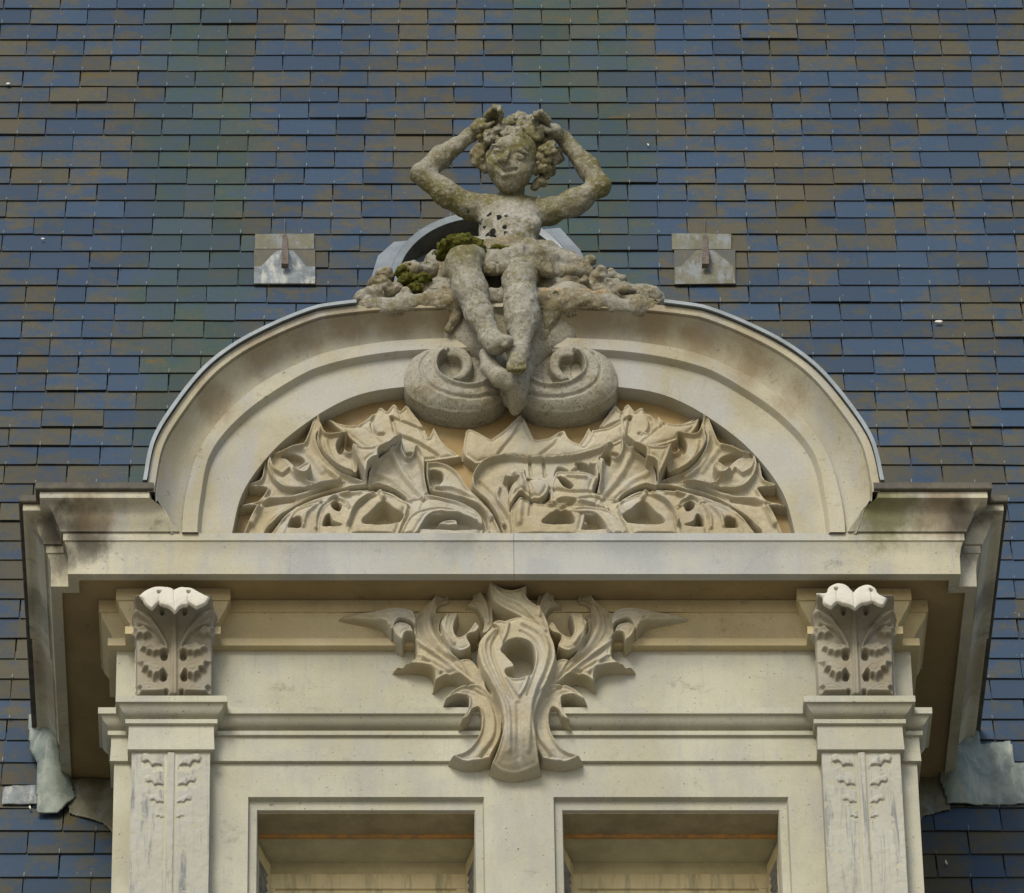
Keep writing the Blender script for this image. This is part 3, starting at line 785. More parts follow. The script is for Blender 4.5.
    f.leaf(ol, .007, .008, .03, tz=-.10)
    for h in flap[1]: f.hole(trace(h, forg, 5.58, -.005), -.004, .005)
    for l in flap[2]: f.line(trace(l, forg, 5.58, -.005, False, 5, False), -.004, .006)
    f.mesh('leaf_tip', M['pale_stone'], leaf, .006, keep=lambda X, Z, H: H > .003)
    c_ = [Vector((q[0], .0065, q[1])) for q in ol]
    MB().prism(c_, (0, .008, 0)).build('leaf_tip_back', M['darkleaf'], leaf, None)
    return p
flapL = ([(330, 85, 'c'), (358, 58), (400, 36), (440, 28), (500, 34), (525, 46), (560, 32), (620, 38), (660, 60), (722, 92, 'c'), (700, 128), (650, 152, 'c'), (618, 132), (606, 120, 'c'), (600, 138, 'c'), (560, 146), (530, 177, 'c'), (500, 150), (450, 134, 'c'), (440, 118, 'c'), (400, 160, 'c'), (368, 132), (352, 104, 'c')],
         [[(432, 55), (455, 58), (445, 72), (430, 68)], [(598, 55), (620, 60), (610, 72), (595, 66)]],
         [[(525, 46), (527, 90), (530, 170)], [(440, 70), (444, 118)], [(606, 70), (604, 118)]])
flapR = ([(205, 95, 'c'), (258, 96), (275, 62), (320, 38), (370, 50), (410, 92, 'c'), (440, 62), (490, 46), (530, 66), (550, 100), (597, 126, 'c'), (577, 168, 'c'), (555, 166), (520, 146, 'c'), (480, 156), (455, 160), (420, 187, 'c'), (390, 170), (350, 160), (320, 150), (285, 180, 'c'), (246, 156), (240, 120, 'c')],
         [[(305, 66), (325, 68), (318, 84), (303, 80)], [(500, 72), (520, 82), (512, 92), (498, 84)]],
         [[(410, 92), (416, 180)], [(314, 80), (322, 150)], [(508, 90), (516, 146)]])
pilaster(-1, flapL, (80, 580))
pilaster(1, flapR, (780, 575))

# ------------------------------------------------------------------ carved foliage of the tympanum
def tympanum():
    Y = .045
    S = 985 / 160
    OA, OB, OC, OD = (225, 395), (345, 395), (450, 395), (580, 395)
    r = Relief(-1.10, 1.10, 18.262, 18.99, .0026)
    def lf(org, pts, h, b=.02, w=.03, both=True, **k):
        k.setdefault('rim', .0045); k.setdefault('soft', .006 if S > 5 else .011)
        pts = [(q[0], q[1] + (90 if q[1] >= 848 else 0)) + tuple(q[2:]) for q in pts] if S > 5 else pts
        r.leaf(trace(pts, org, S, Y), h, b, w, **k)
        if both:
            if 'tx' in k: k = dict(k, tx=-k['tx'])
            r.leaf(trace(pts, org, S, Y, True), h, b, w, **k)
    def hole(org, pts, to=.0, both=True, soft=.01):
        r.hole(trace(pts, org, S, Y), to, soft)
        if both: r.hole(trace(pts, org, S, Y, True), to, soft)
    def ln(org, pts, h, w, both=True):
        r.line(trace(pts, org, S, Y, False, 5, False), h, w)
        if both: r.line(trace(pts, org, S, Y, True, 5, False), h, w)
    # flat leaves at the back
    lf(OB, [(-129, 140, 'c'), (10, 190), (110, 168), (195, 90, 'c'), (226, 80), (258, 104, 'c'), (300, 60), (345, 98, 'c'), (380, 66), (430, 125), (484, 200), (515, 268, 'c'), (545, 195, 'c'), (600, 290), (660, 345), (725, 388, 'c'), (500, 420), (350, 410), (200, 400), (60, 300)], .022, .014, .05)
    ln(OB, [(288, 145), (300, 200), (322, 250), (440, 300), (570, 380)], -.014, .012)
    ln(OB, [(288, 145), (380, 182), (480, 216)], -.012, .010)
    ln(OB, [(330, 90), (345, 150)], -.008, .010)
    ln(OB, [(195, 95), (165, 185), (190, 245), (235, 250)], -.014, .012)
    # ochre calyx under the scrolls
    lf(OC, [(92, 245, 'c'), (118, 228), (180, 250), (250, 290, 'c'), (330, 235), (415, 150), (440, 128, 'c'), (470, 185), (520, 290, 'c'), (590, 288), (640, 262), (702, 222, 'c'), (740, 292), (820, 328, 'c'), (850, 290), (872, 240, 'c'), (985, 330, 'c'), (900, 372), (740, 410), (550, 420), (380, 410), (250, 425), (160, 450, 'c'), (80, 380)], .032, .020, .06, both=False)
    ln(OC, [(445, 140), (400, 260), (300, 385)], -.010, .012, False)
    ln(OC, [(700, 230), (640, 330), (560, 390)], -.009, .012, False)
    lf(OD, [(70, 230, 'c'), (180, 210), (265, 155, 'c'), (290, 290, 'c'), (200, 330), (60, 380, 'c')], .030, .014, .04, both=False)
    lf(OD, [(380, 230, 'c'), (470, 240), (478, 125, 'c'), (520, 170), (600, 185), (690, 170), (750, 135, 'c'), (680, 250), (460, 335), (350, 360), (300, 320)], .024, .016, .05, both=False)
    # swelling ground of the lower leaves
    lf(OA, [(205, 880, 'c'), (400, 725), (560, 650), (700, 612), (880, 592), (1000, 600), (1100, 650), (1230, 640), (1300, 600), (1480, 640), (1620, 740), (1760, 900, 'c')], .030, .022, .09)
    # lower right bowls
    lf(OA, [(310, 880, 'c'), (400, 775), (470, 720), (590, 690), (640, 720), (600, 790), (600, 880, 'c')], .044, .018, .05)
    lf(OA, [(560, 880, 'c'), (580, 770), (650, 690), (690, 682), (760, 720), (800, 700), (900, 660), (980, 652), (1060, 690), (1130, 740), (1120, 790), (1080, 860), (1060, 900, 'c')], .046, .022, .05)
    lf(OB, [(-10, 900, 'c'), (30, 790), (110, 700), (215, 650, 'c'), (330, 690), (385, 730), (375, 790), (300, 900, 'c')], .058, .022, .05)
    # big arched leaf in the corner
    lf(OA, [(70, 880, 'c'), (155, 765), (190, 700), (62, 708, 'c'), (120, 690), (205, 668), (250, 612), (246, 590), (98, 577, 'c'), (180, 556), (224, 528), (240, 440), (268, 343, 'c'), (296, 375), (340, 378, 'c'), (410, 345), (478, 325), (512, 260), (548, 165), (575, 138, 'c'), (588, 215), (562, 300), (600, 395), (680, 475), (770, 518), (885, 560), (890, 585, 'c'), (700, 602), (560, 640), (450, 690), (300, 792), (190, 880, 'c')], .050, -.020, .05, tz=.03)
    lf(OA, [(275, 380, 'c'), (300, 470), (350, 505, 'c'), (400, 470), (440, 520), (500, 540), (528, 500), (500, 470), (500, 540), (560, 570), (740, 560, 'c'), (600, 590), (400, 605), (310, 560), (262, 470)], .062, -.018, .03)
    ln(OA, [(165, 800), (250, 660), (420, 640), (640, 580), (860, 575)], .016, .016)
    ln(OA, [(250, 860), (420, 720), (600, 640), (760, 600), (880, 590)], -.014, .012)
    ln(OA, [(575, 150), (545, 300), (600, 440), (700, 520)], .012, .016)
    ln(OA, [(340, 380), (470, 340), (530, 390), (600, 480)], .008, .018)
    hole(OA, [(345, 388), (420, 375), (488, 405), (494, 470), (455, 502), (418, 478), (425, 440), (385, 405)], .004)
    lf(OA, [(420, 505, 'c'), (450, 505), (490, 480), (525, 470), (530, 500), (500, 540), (455, 535)], .070, .012, .02)
    # crescent leaf with its eye
    lf(OA, [(588, 195, 'c'), (622, 262), (690, 262), (756, 254, 'c'), (738, 300), (745, 378), (790, 392), (812, 440), (815, 505), (770, 515), (680, 472), (606, 395), (566, 310)], .064, -.024, .04)
    ln(OA, [(570, 300), (600, 385), (680, 465), (780, 515)], .014, .010)
    hole(OA, [(684, 330), (702, 288), (738, 268), (738, 358), (706, 382)], .0)
    hole(OA, [(785, 380), (825, 385), (830, 405), (800, 400)], .02)
    # left-centre leaves with eyes
    lf(OB, [(500, 450, 'c'), (600, 452), (692, 510), (765, 615), (905, 765), (1000, 900, 'c'), (870, 900, 'c'), (868, 790), (780, 690), (640, 645), (528, 625, 'c'), (500, 540)], .060, -.014, .04)
    hole(OB, [(514, 520), (530, 485), (592, 500), (604, 540), (562, 590), (528, 602)], .008)
    ln(OB, [(520, 630), (640, 660), (780, 705), (850, 770), (875, 850)], -.022, .016)
    ln(OB, [(540, 600), (660, 600), (780, 660), (900, 790)], .012, .014)
    lf(OB, [(480, 660, 'c'), (560, 665), (720, 710), (820, 770), (850, 840), (850, 900, 'c'), (420, 900, 'c'), (440, 760)], .056, .016, .04)
    hole(OB, [(395, 870), (470, 812), (600, 790), (720, 790), (815, 830), (830, 880)], .024, soft=.012)
    lf(OB, [(318, 862, 'c'), (400, 800), (520, 752), (640, 750), (735, 790, 'c'), (640, 785), (520, 800), (420, 862, 'c')], .070, .010, .02)
    lf(OB, [(560, 842, 'c'), (610, 815), (680, 812), (700, 846, 'c')], .050, .012, .02)
    hole(OB, [(112, 848), (165, 780), (235, 722), (310, 770), (360, 795), (290, 850)], .012, soft=.02)
    hole(OA, [(395, 850), (405, 800), (432, 788), (466, 796), (470, 855)], .010)
    hole(OA, [(655, 712), (690, 686), (718, 722), (702, 765), (664, 745)], .0, soft=.007)
    hole(OA, [(610, 808), (640, 780), (665, 825), (720, 850), (610, 855)], .008, soft=.007)
    # overhanging bright leaf
    lf(OB, [(140, 592, 'c'), (150, 500), (210, 430), (290, 380), (350, 315, 'c'), (354, 380), (382, 420), (412, 400), (436, 360, 'c'), (488, 420), (492, 560), (530, 660, 'c'), (420, 680), (330, 620), (215, 578)], .068, -.034, .06, tz=.12)
    ln(OB, [(290, 390), (360, 500), (480, 640)], .014, .022)
    ln(OB, [(440, 380), (478, 480), (498, 640)], .020, .012)
    hole(OB, [(355, 385), (385, 425), (415, 405), (420, 365), (380, 365)], .02)
    lf(OB, [(42, 388, 'c'), (80, 480), (132, 578, 'c'), (142, 500, 'c'), (165, 478), (205, 465, 'c'), (210, 420), (278, 388, 'c'), (340, 330), (350, 312, 'c'), (300, 350), (200, 398), (120, 408)], .094, .010, .02, tz=.08)
    # heart of the composition
    lf(OC, [(330, 408, 'c'), (220, 440), (148, 512), (135, 590), (170, 650), (260, 740), (370, 900, 'c'), (660, 900), (800, 900, 'c'), (850, 760), (890, 620), (930, 480), (985, 325, 'c'), (900, 370), (740, 410), (550, 420)], .052, -.010, .05, both=False)
    ln(OC, [(985, 318), (900, 365), (740, 408), (550, 418), (380, 408), (250, 430), (165, 500), (142, 590), (240, 710), (330, 830)], .020, .014, False)
    ln(OC, [(300, 600), (290, 660), (350, 740), (400, 850)], .014, .014, False)
    lf(OC, [(325, 562, 'c'), (380, 535), (460, 524), (475, 590, 'c'), (540, 575), (600, 605), (608, 650), (560, 720, 'c'), (480, 700), (420, 680), (370, 750), (355, 680), (380, 600)], .070, .024, .04, both=False)
    lf(OC, [(620, 600, 'c'), (650, 530), (720, 525), (830, 530), (905, 560, 'c'), (880, 640), (930, 690), (900, 770), (820, 770), (700, 740), (620, 720)], .062, .018, .05, both=False)
    lf(OC, [(380, 850, 'c'), (370, 760), (440, 690), (540, 720), (690, 730), (800, 735), (830, 800), (780, 900, 'c'), (400, 900, 'c')], .058, .020, .05, both=False)
    hole(OC, [(462, 535), (540, 550), (610, 580), (615, 605), (560, 580), (480, 592)], .01, False, .008)
    hole(OC, [(640, 520), (665, 465), (720, 478), (735, 510), (680, 515)], .015, False, .008)
    hole(OC, [(660, 560), (700, 575), (755, 620), (735, 640), (690, 615)], .0, False, .008)
    hole(OC, [(770, 450), (800, 432), (885, 470), (888, 520), (810, 500)], .012, False, .01)
    hole(OC, [(360, 575), (425, 595), (395, 605), (365, 640)], .03, False, .008)
    hole(OC, [(545, 715), (590, 680), (605, 640), (608, 690)], .03, False, .008)
    hole(OC, [(570, 848), (620, 790), (690, 765), (750, 800), (750, 850)], .015, False, .012)
    hole(OC, [(845, 850), (890, 822), (940, 845), (930, 860)], .02, False, .01)
    for x_ in (490, 575): ln(OC, [(x_, 430), (x_ + 4, 470), (x_ + 10, 520)], -.012, .01, False)
    hole(OC, [(160, 445), (185, 440), (180, 458), (162, 460)], .0, False, .006)
    hole(OC, [(920, 405), (985, 380), (985, 450), (930, 430)], .008, False, .01)
    for org, pts, h, w_ in (
        (OA, [(230, 860), (330, 790), (430, 720), (560, 670), (700, 640), (830, 625)], .012, .016),
        (OA, [(480, 850), (500, 780), (560, 720), (640, 670), (760, 640)], .012, .013),
        (OA, [(560, 860), (565, 780), (620, 700), (680, 665), (740, 690), (760, 740)], .012, .012),
        (OA, [(760, 850), (790, 770), (850, 700), (920, 660)], .012, .013),
        (OB, [(20, 850), (50, 770), (130, 690), (215, 640), (310, 665), (385, 720)], .016, .012),
        (OB, [(215, 650), (235, 700)], .016, .016),
        (OB, [(470, 700), (560, 690), (700, 735), (800, 800)], -.010, .012),
        (OB, [(160, 600), (260, 600), (360, 650), (410, 680)], -.014, .012),
        (OB, [(200, 500), (300, 540), (420, 640)], .010, .02),
        (OA, [(215, 690), (300, 670), (420, 655)], -.008, .012),
        (OA, [(620, 300), (650, 400), (740, 480)], .008, .014),
        (OB, [(60, 170), (160, 250), (260, 340)], -.006, .012)): ln(org, pts, h, w_)
    for pts, h, w_ in (([(400, 560), (440, 620), (430, 720), (420, 850)], .012, .02), ([(480, 600), (500, 680), (490, 800)], -.010, .012), ([(640, 640), (760, 660), (900, 650)], -.010, .014), ([(720, 560), (830, 570)], .01, .014), ([(600, 740), (700, 700), (860, 730), (980, 760)], .012, .014), ([(180, 560), (260, 640), (340, 780)], -.008, .014)): ln(OC, pts, h, w_, False)
    r.H *= 1.28; r.H = np.minimum(r.H, .088 + np.clip(r.Z - 18.268, 0, 9) * 1.5)
    # keep the carving inside the arch
    xa = np.array([c[0] for c in cD][::-1]); za = np.array([c[1] for c in cD][::-1])
    def keep(X, Z, H):
        top = np.interp(np.abs(X), -xa, za)
        return (H > .004) & (Z < top - .004) & (np.abs(X) < 1.083)
    return r.mesh('tympanum_carving', M['carve'], D, YT + .001, keep=keep, rough=.0022)
tympanum()

# ------------------------------------------------------------------ carved ornament at the middle of the frieze
def frieze_ornament():
    Y = lambda v: .18 + .072 * min(max((v - 705) / 65, 0), 1); S = 828 / 190; OE = (330, 580); OF = (510, 580)
    r = Relief(-.72, .72, 17.20, 18.12, .0028)
    def lf(org, pts, h, b=.02, w=.03, both=True, **k):
        k.setdefault('rim', .0045); k.setdefault('soft', .006 if S > 5 else .011)
        pts = [(q[0], q[1] + (90 if q[1] >= 848 else 0)) + tuple(q[2:]) for q in pts] if S > 5 else pts
        r.leaf(trace(pts, org, S, Y), h, b, w, **k)
        if both: r.leaf(trace(pts, org, S, Y, True), h, b, w, **dict(k, tx=-k.get('tx', 0)))
    def hole(org, pts, to=.0, both=True, soft=.008):
        r.hole(trace(pts, org, S, Y), to, soft)
        if both: r.hole(trace(pts, org, S, Y, True), to, soft)
    def ln(org, pts, h, w, both=True):
        r.line(trace(pts, org, S, Y, False, 5, False), h, w)
        if both: r.line(trace(pts, org, S, Y, True, 5, False), h, w)
    lf(OE, [(15, 160, 'c'), (110, 140), (190, 138), (285, 130), (365, 150), (376, 215), (345, 192), (300, 184), (268, 238, 'c'), (232, 192), (160, 177)], .085, .022, .02)
    ln(OE, [(60, 160), (180, 160), (245, 190)], .008, .010)
    lf(OE, [(268, 215, 'c'), (300, 192), (350, 205), (370, 240, 'c'), (332, 238), (316, 278, 'c'), (284, 250)], .085, .014, .02)
    lf(OE, [(368, 245, 'c'), (376, 318), (345, 346), (278, 356, 'c'), (370, 356), (430, 366), (456, 400), (452, 442, 'c'), (500, 409), (562, 411), (640, 470, 'c'), (560, 380), (430, 295)], .055, .018, .03)
    lf(OE, [(365, 230), (368, 165), (420, 112), (453, 88), (445, 55), (475, 36), (512, 60), (517, 102), (482, 114), (466, 142), (492, 164), (478, 215), (510, 280), (545, 332), (605, 352), (645, 405), (655, 478, 'c'), (600, 432), (520, 366), (430, 302), (384, 262)], .095, -.022, .035, tz=.06)
    ln(OE, [(478, 60), (452, 110), (430, 180), (460, 260), (560, 360), (640, 450)], .012, .018)
    ln(OE, [(366, 235), (390, 275), (450, 318), (540, 385), (650, 475)], .012, .010)
    lf(OE, [(478, 205, 'c'), (512, 170), (562, 166), (548, 200), (542, 240), (562, 270), (600, 246), (630, 205), (657, 225, 'c'), (640, 250), (600, 268), (616, 312), (572, 336), (530, 318), (496, 275)], .100, .020, .02)
    hole(OE, [(545, 205), (590, 190), (600, 235), (568, 262), (545, 240)], .03)
    lf(OE, [(580, 132, 'c'), (618, 95), (614, 52), (655, 44), (694, 80), (714, 180), (694, 235), (660, 245), (668, 195), (642, 142), (610, 128)], .085, .020, .03)
    hole(OE, [(590, 135), (632, 142), (660, 190), (620, 210), (598, 185)], .04)
    lf(OE, [(560, 345, 'c'), (620, 352), (660, 410), (690, 500), (640, 470, 'c')], .075, .012, .02)
    # lower side leaf
    lf(OE, [(488, 547, 'c'), (530, 490), (592, 463), (662, 468), (722, 528), (748, 620), (742, 720), (696, 812, 'c'), (600, 828), (520, 800, 'c'), (600, 772), (646, 705), (660, 622), (648, 568), (622, 575), (604, 610), (562, 642, 'c'), (600, 562), (598, 512), (548, 512)], .100, -.024, .035)
    ln(OE, [(500, 540), (590, 478), (670, 500), (710, 600), (700, 720), (620, 815)], .010, .022)
    # middle strap with its eye
    def px(pts): return [((a[0] - 330) * S, (a[1] - 580) * S) + tuple(a[2:]) for a in pts]
    lf(OE, px([(493, 634, 'c'), (478, 652), (480, 672), (490, 692), (500, 715), (502.5, 740), (497, 762), (490, 774, 'c'), (503, 779.5), (520, 780), (540, 775, 'c'), (536, 752), (534.5, 735), (538, 712), (550, 684), (556, 660), (545, 636), (520, 626)]), .128, .020, .03, both=False)
    ln(OE, px([(494, 640), (484, 654), (486, 672), (496, 694), (507, 720), (509, 765)]), .012, .014, False)
    ln(OE, px([(500, 640), (492, 655), (494, 670), (502, 690), (512, 710)]), -.012, .010, False)
    ln(OE, px([(522, 634), (540, 644), (547, 660), (543, 680), (532, 710), (528, 765)]), .012, .014, False)
    ln(OE, px([(520, 641), (533, 650), (539, 664), (536, 680), (527, 705)]), -.010, .009, False)
    ln(OE, px([(518, 715), (518, 770)]), -.010, .016, False)
    hole(OE, px([(501, 660), (508, 651), (520, 648.5), (531, 654), (535, 666), (533, 679), (527, 688), (510, 688), (505, 680, ), (514, 676), (506, 666)]), .02, False)
    lf(OE, px([(504, 687, 'c'), (516, 690), (530, 686, 'c'), (526, 698), (519, 710.5, 'c'), (512, 700)]), .150, .010, .012, both=False)
    lf(OE, px([(489, 636, 'c'), (498, 632), (510, 634, 'c'), (507, 646), (502, 656, 'c'), (498, 640)]), .150, .010, .012, both=False)
    # drooping leaf across the top
    lf(OE, px([(484.5, 585, 'c'), (494, 596), (508, 602), (520, 600), (527.5, 597, 'c'), (527, 608), (540, 617, 'c'), (548, 630), (554, 655, 'c'), (540, 640), (520, 627), (500, 618), (491, 610)]), .135, .026, .03, both=False, tz=.2)
    ln(OE, px([(486, 590), (500, 608), (522, 618), (545, 640)]), .010, .012, False)
    for pts, h, w_ in (([(120, 150), (230, 165), (262, 210)], .010, .008), ([(400, 140), (395, 210), (440, 280), (540, 350)], -.008, .012), ([(470, 130), (455, 190), (490, 270), (570, 345)], -.010, .010), ([(390, 320), (430, 345), (480, 395)], .010, .010), ([(440, 350), (520, 395), (600, 440)], -.008, .010), ([(600, 470), (690, 520), (725, 620), (715, 720), (660, 800)], -.010, .010), ([(510, 180), (500, 240), (540, 300)], .010, .010), ([(640, 60), (680, 120), (690, 200)], .010, .012)): ln(OE, pts, h, w_)
    t = np.clip((r.Z - 17.27) / .19, 0, 1); r.H *= .10 + .90 * np.sin(t * math.pi / 2) ** 1.3; r.H *= 1 - .38 * np.clip((np.abs(r.X) - .45) / .22, 0, 1)
    return r.mesh('frieze_ornament', M['carve'], D, YW, keep=lambda X, Z, H: H > .006, rough=.0022)
frieze_ornament()

# ------------------------------------------------------------------ scrolls that carry the statue
def disc(s, c, Rr, y0, y1, k=.02):
    m = Rr + .06
    sl, x, y, z = s._win((c[0] - m, y0 - .06, c[2] - m), (c[0] + m, y1 + .06, c[2] + m))
    q = np.sqrt((x - c[0]) ** 2 + (z - c[2]) ** 2) - Rr + y * 0
    h = np.maximum(y0 - y, y - y1) + x * 0 + z * 0
    d = np.minimum(np.maximum(q, h), 0) + np.sqrt(np.maximum(q, 0) ** 2 + np.maximum(h, 0) ** 2) - .012
    s._put(sl, d, k, False)
def scrolls():
    s = Solid((-.52, -.30, 18.70), (.52, .16, 19.52), .0042)
    for sg in (-1, 1):
        c = P(452, 380, -.02); cx = sg * abs(c.x); cz = c.z
        m = lambda u, v, Y: (lambda q: (sg * -q.x, q.y, q.z))(P(u, v, Y))
        disc(s, (cx, 0, cz), .130, .05, .14, .01)
        disc(s, (cx, 0, cz), .146, .035, .050, .012)
        # sweep of stone from the arch down into the scroll
        s.cone(m(452, 303, -.01), m(474, 346, .0), .085, .055, .05)
        s.cone(m(440, 306, .02), m(454, 343, .02), .07, .05, .05)
        s.cone(m(484, 308, -.03), m(508, 392, .01), .080, .05, .05)
    s.ball(P(512, 345, .03), (.14, .10, .16), .05)
    s.chain([P(487, 354, -.11), P(490, 368, -.12), P(500, 378, -.13), P(513, 382, -.12), P(517, 394, -.08), P(515, 410, -.03)], [.030, .034, .036, .038, .034, .022], .014)
    s.ball(P(503, 397, -.12), (.022, .06, .034), .008, sub=True)
    s.cone(P(517, 372, -.05), P(516, 400, -.02), .065, .045, .03)
    o = s.nets('scroll_brackets', M['volute'], D, .0018, 30, 1)
    for mir in (False, True):
        r = Relief(-.50, .50, 18.70, 19.42, .003)
        Y = -.03
        T = lambda pts, cl=True: trace(pts, (0, 0), 1.0, Y, mir, 6, cl)
        outer = [(403.5, 377), (406, 389), (416, 399), (434, 407), (462, 411), (486, 408), (502, 398), (508, 380), (500, 358), (484, 349), (467, 346), (450, 342), (432, 344), (416, 352), (407, 363)]
        r.leaf(T(outer), .058, .078, .088)
        r.line(T(outer + outer[:1], False), .010, .012)
        basin = [(444, 357), (438, 364), (438, 374), (445, 382), (458, 387), (474, 388), (490, 382), (500, 370, 'c'), (503, 350), (488, 340), (474, 347), (466, 352), (456, 354)]
        r.hole(T(basin), .084, .016)
        r.leaf(T([(444, 350, 'c'), (457, 350), (468, 355), (473, 365), (470, 376), (461, 383), (452, 381, 'c'), (459, 375), (462, 368), (458, 361), (447, 359)]), .112, .020, .016, over=True)
        r.hole(T([(440, 362), (445, 358), (449.5, 362), (450, 370), (447, 378), (442.5, 374)]), .03, .007)
        r.line(T([(500, 393), (480, 399.5), (457, 399.5), (436, 393), (424, 382), (421, 368), (428, 356)], False), -.010, .012)
        lipc = [(447, 354), (440, 359), (436.5, 367), (438.5, 377), (447, 385), (460, 389.5), (476, 390), (491, 384), (501, 372)]
        r.line(T(lipc, False), .018, .014)
        r.line(T([(404, 384), (412, 400), (434, 412), (462, 416)], False), .0, .01)
        cx_ = np.sign(1 if mir else -1) * .24
        r.mesh('scroll', M['volute'], o, .075, keep=lambda X, Z, H: H > .006, rough=.0022)
    return o
scrolls()

# ------------------------------------------------------------------ statue on the pediment
def statue():
    st = tag(empty('child_statue', P(512, 300, .1)), 'lichened stone statue of a smiling child seated on top of the pediment with raised arms', 'statue')
    A = lambda u, v, Y: np.array(P(u, v, Y))
    s = Solid((-.52, -.50, 18.84), (.52, .46, 20.62), .0040)
    # trunk
    s.ball(A(506, 266, .16), (.125, .11, .10), .03)
    s.cone(A(506, 262, .15), A(508, 240, .125), .105, .095, .05)
    s.ball(A(508, 243, .10), (.108, .085, .09), .05)
    s.ball(A(510, 222, .10), (.122, .085, .105), .05)
    s.ball(A(497, 222, .055), (.055, .035, .042), .03)
    s.ball(A(527, 224, .055), (.055, .035, .042), .03)
    s.cone(A(476, 206, .11), A(546, 211, .11), .050, .050, .05)
    s.cone(A(510, 208, .12), A(514, 182, .10), .056, .044, .02)
    # arms
    s.chain([A(470, 208, .10), A(447, 194, .08), A(421, 174, .06)], [.050, .049, .040], .03)
    s.chain([A(421, 174, .06), A(440, 158, .06), A(471, 135, .03)], [.040, .043, .029], .02)
    s.chain([A(550, 212, .10), A(575, 202, .08), A(600, 186, .06)], [.050, .049, .040], .03)
    s.chain([A(600, 186, .06), A(588, 168, .06), A(563, 138, .03)], [.040, .044, .029], .02)
    # hands with bent fingers closing on the wreath
    for h, dx in ((A(481, 126, -.02), 1), (A(553, 131, -.02), -1)):
        wr = A(471, 135, .03) if dx > 0 else A(563, 138, .03)
        s.cone(wr, h, .027, .030, .015)
        s.ball(h, (.036, .024, .034), .012)
        for i, q in enumerate((-.036, -.012, .012, .036)):
            L = (.85, 1, .95, .75)[i]
            k0 = h + np.array((dx * .018, -.012 + q * .5, .014 - abs(q) * .2)) + np.array((0, 0, q * -.3))
            k1 = k0 + np.array((dx * .038 * L, -.034, .014)); k2 = k1 + np.array((dx * .026 * L, -.020, -.020)); k3 = k2 + np.array((-dx * .002, -.008, -.020))
            k0[0] += 0; o = np.array((-dx * .0, q * .8, q * .35))
            s.chain([k0 + o, k1 + o, k2 + o, k3 + o], [.0125, .0115, .0105, .009], .003)
        t0 = h + np.array((0, -.02, -.018)); s.chain([t0, t0 + np.array((dx * .026, -.018, -.012)), t0 + np.array((dx * .05, -.022, .002))], [.013, .012, .009], .005)
    # head, tilted to one side and looking down
    H = A(512, 166, .02)
    er = np.array((math.cos(R(18)), 0, -math.sin(R(18))))
    ef = np.array((-.16, -.82, -.50)); ef -= er * (ef @ er); ef /= np.linalg.norm(ef)
    eu = np.cross(ef, er) * -1
    if eu[2] < 0: eu = -eu
    W = lambda r, u, f: H + 1.07 * (er * r + eu * u + ef * f)
    rot = np.stack([er, eu, ef], 1)
    s.ball(W(0, .045, -.015), (.094, .098, .104), .02, rot)
    s.ball(W(.002, -.012, .020), (.085, .084, .080), .03, rot)
    s.ball(W(.004, -.040, .030), (.068, .058, .066), .03, rot)
    s.ball(W(.010, -.076, .058), (.036, .030, .034), .025, rot)          # chin
    s.ball(W(-.058, -.014, .054), (.034, .034, .034), .03, rot)        # full cheeks
    s.ball(W(.052, -.014, .056), (.036, .034, .034), .03, rot)
    s.ball(W(-.008, .068, .062), (.058, .026, .028), .03, rot)          # brow
    for ex, ef0 in ((-.052, -.012), (.034, .0)):
        fz = ef0
        s.ball(W(ex, .034, .112 + fz), (.029, .017, .016), .010, rot, sub=True)
        s.ball(W(ex, .031, .085 + fz), (.022, .013, .013), .004, rot)
        s.chain([W(ex - .021, .027, .096), W(ex, .031, .104), W(ex + .021, .027, .096)], [.0045] * 3, .003) if False else None
        for q in ((-.022, .030, .0), (.0, .028, .0)):
            s.cone(W(ex + q[0], q[1], .097 + fz), W(ex + q[0] + .022, q[1] + (-.002 if q[0] < -.01 else .002), .097 + fz), .0055, .0055, .003, sub=True)
        s.chain([W(ex - .026, .050, .082 + fz), W(ex, .057, .090 + fz), W(ex + .026, .050, .084 + fz)], [.006, .007, .006], .010)
    s.chain([W(-.010, .040, .090), W(-.014, .018, .101), W(-.018, .006, .107)], [.009, .012, .0165], .008)   # nose
    s.ball(W(-.033, .001, .096), (.011, .009, .011), .006, rot)
    s.ball(W(-.002, .001, .097), (.011, .009, .011), .006, rot)
    # open smiling mouth with the upper teeth showing
    mo = [(-.045, -.018, .090), (-.025, -.031, .100), (-.003, -.035, .103), (.019, -.030, .099), (.038, -.016, .090)]
    for i in range(4):
        a_, b_ = mo[i], mo[i + 1]
        s.cone(W(*a_), W(*b_), (.006, .013, .014, .012, .005)[i], (.006, .013, .014, .012, .005)[i + 1], .004, sub=True)
    s.chain([W(-.028, -.021, .085), W(-.003, -.026, .091), W(.024, -.021, .085)], [.005, .006, .005], .002)
    s.chain([W(-.034, -.036, .088), W(-.003, -.051, .097), W(.028, -.035, .086)], [.007, .009, .007], .008)
    for sg in (-1, 1): s.ball(W(sg * .094, .012, .0), (.014, .030, .020), .010, rot)
    # legs hanging in front of the pediment
    s.chain([A(486, 266, .12), A(470, 262, -.02), A(463, 264, -.15)], [.085, .078, .064], .03)
    s.chain([A(463, 264, -.15), A(470, 290, -.155), A(480, 315, -.15), A(490, 336, -.15)], [.066, .064, .052, .038], .03)
    s.chain([A(490, 337, -.15), A(496, 344, -.19), A(507, 341, -.23)], [.044, .040, .026], .02)
    s.chain([A(524, 268, .12), A(521, 272, -.02), A(519, 281, -.14)], [.085, .076, .060], .03)
    s.chain([A(519, 281, -.14), A(521, 303, -.145), A(522, 318, -.135), A(520, 345, -.14)], [.060, .063, .064, .037], .03)
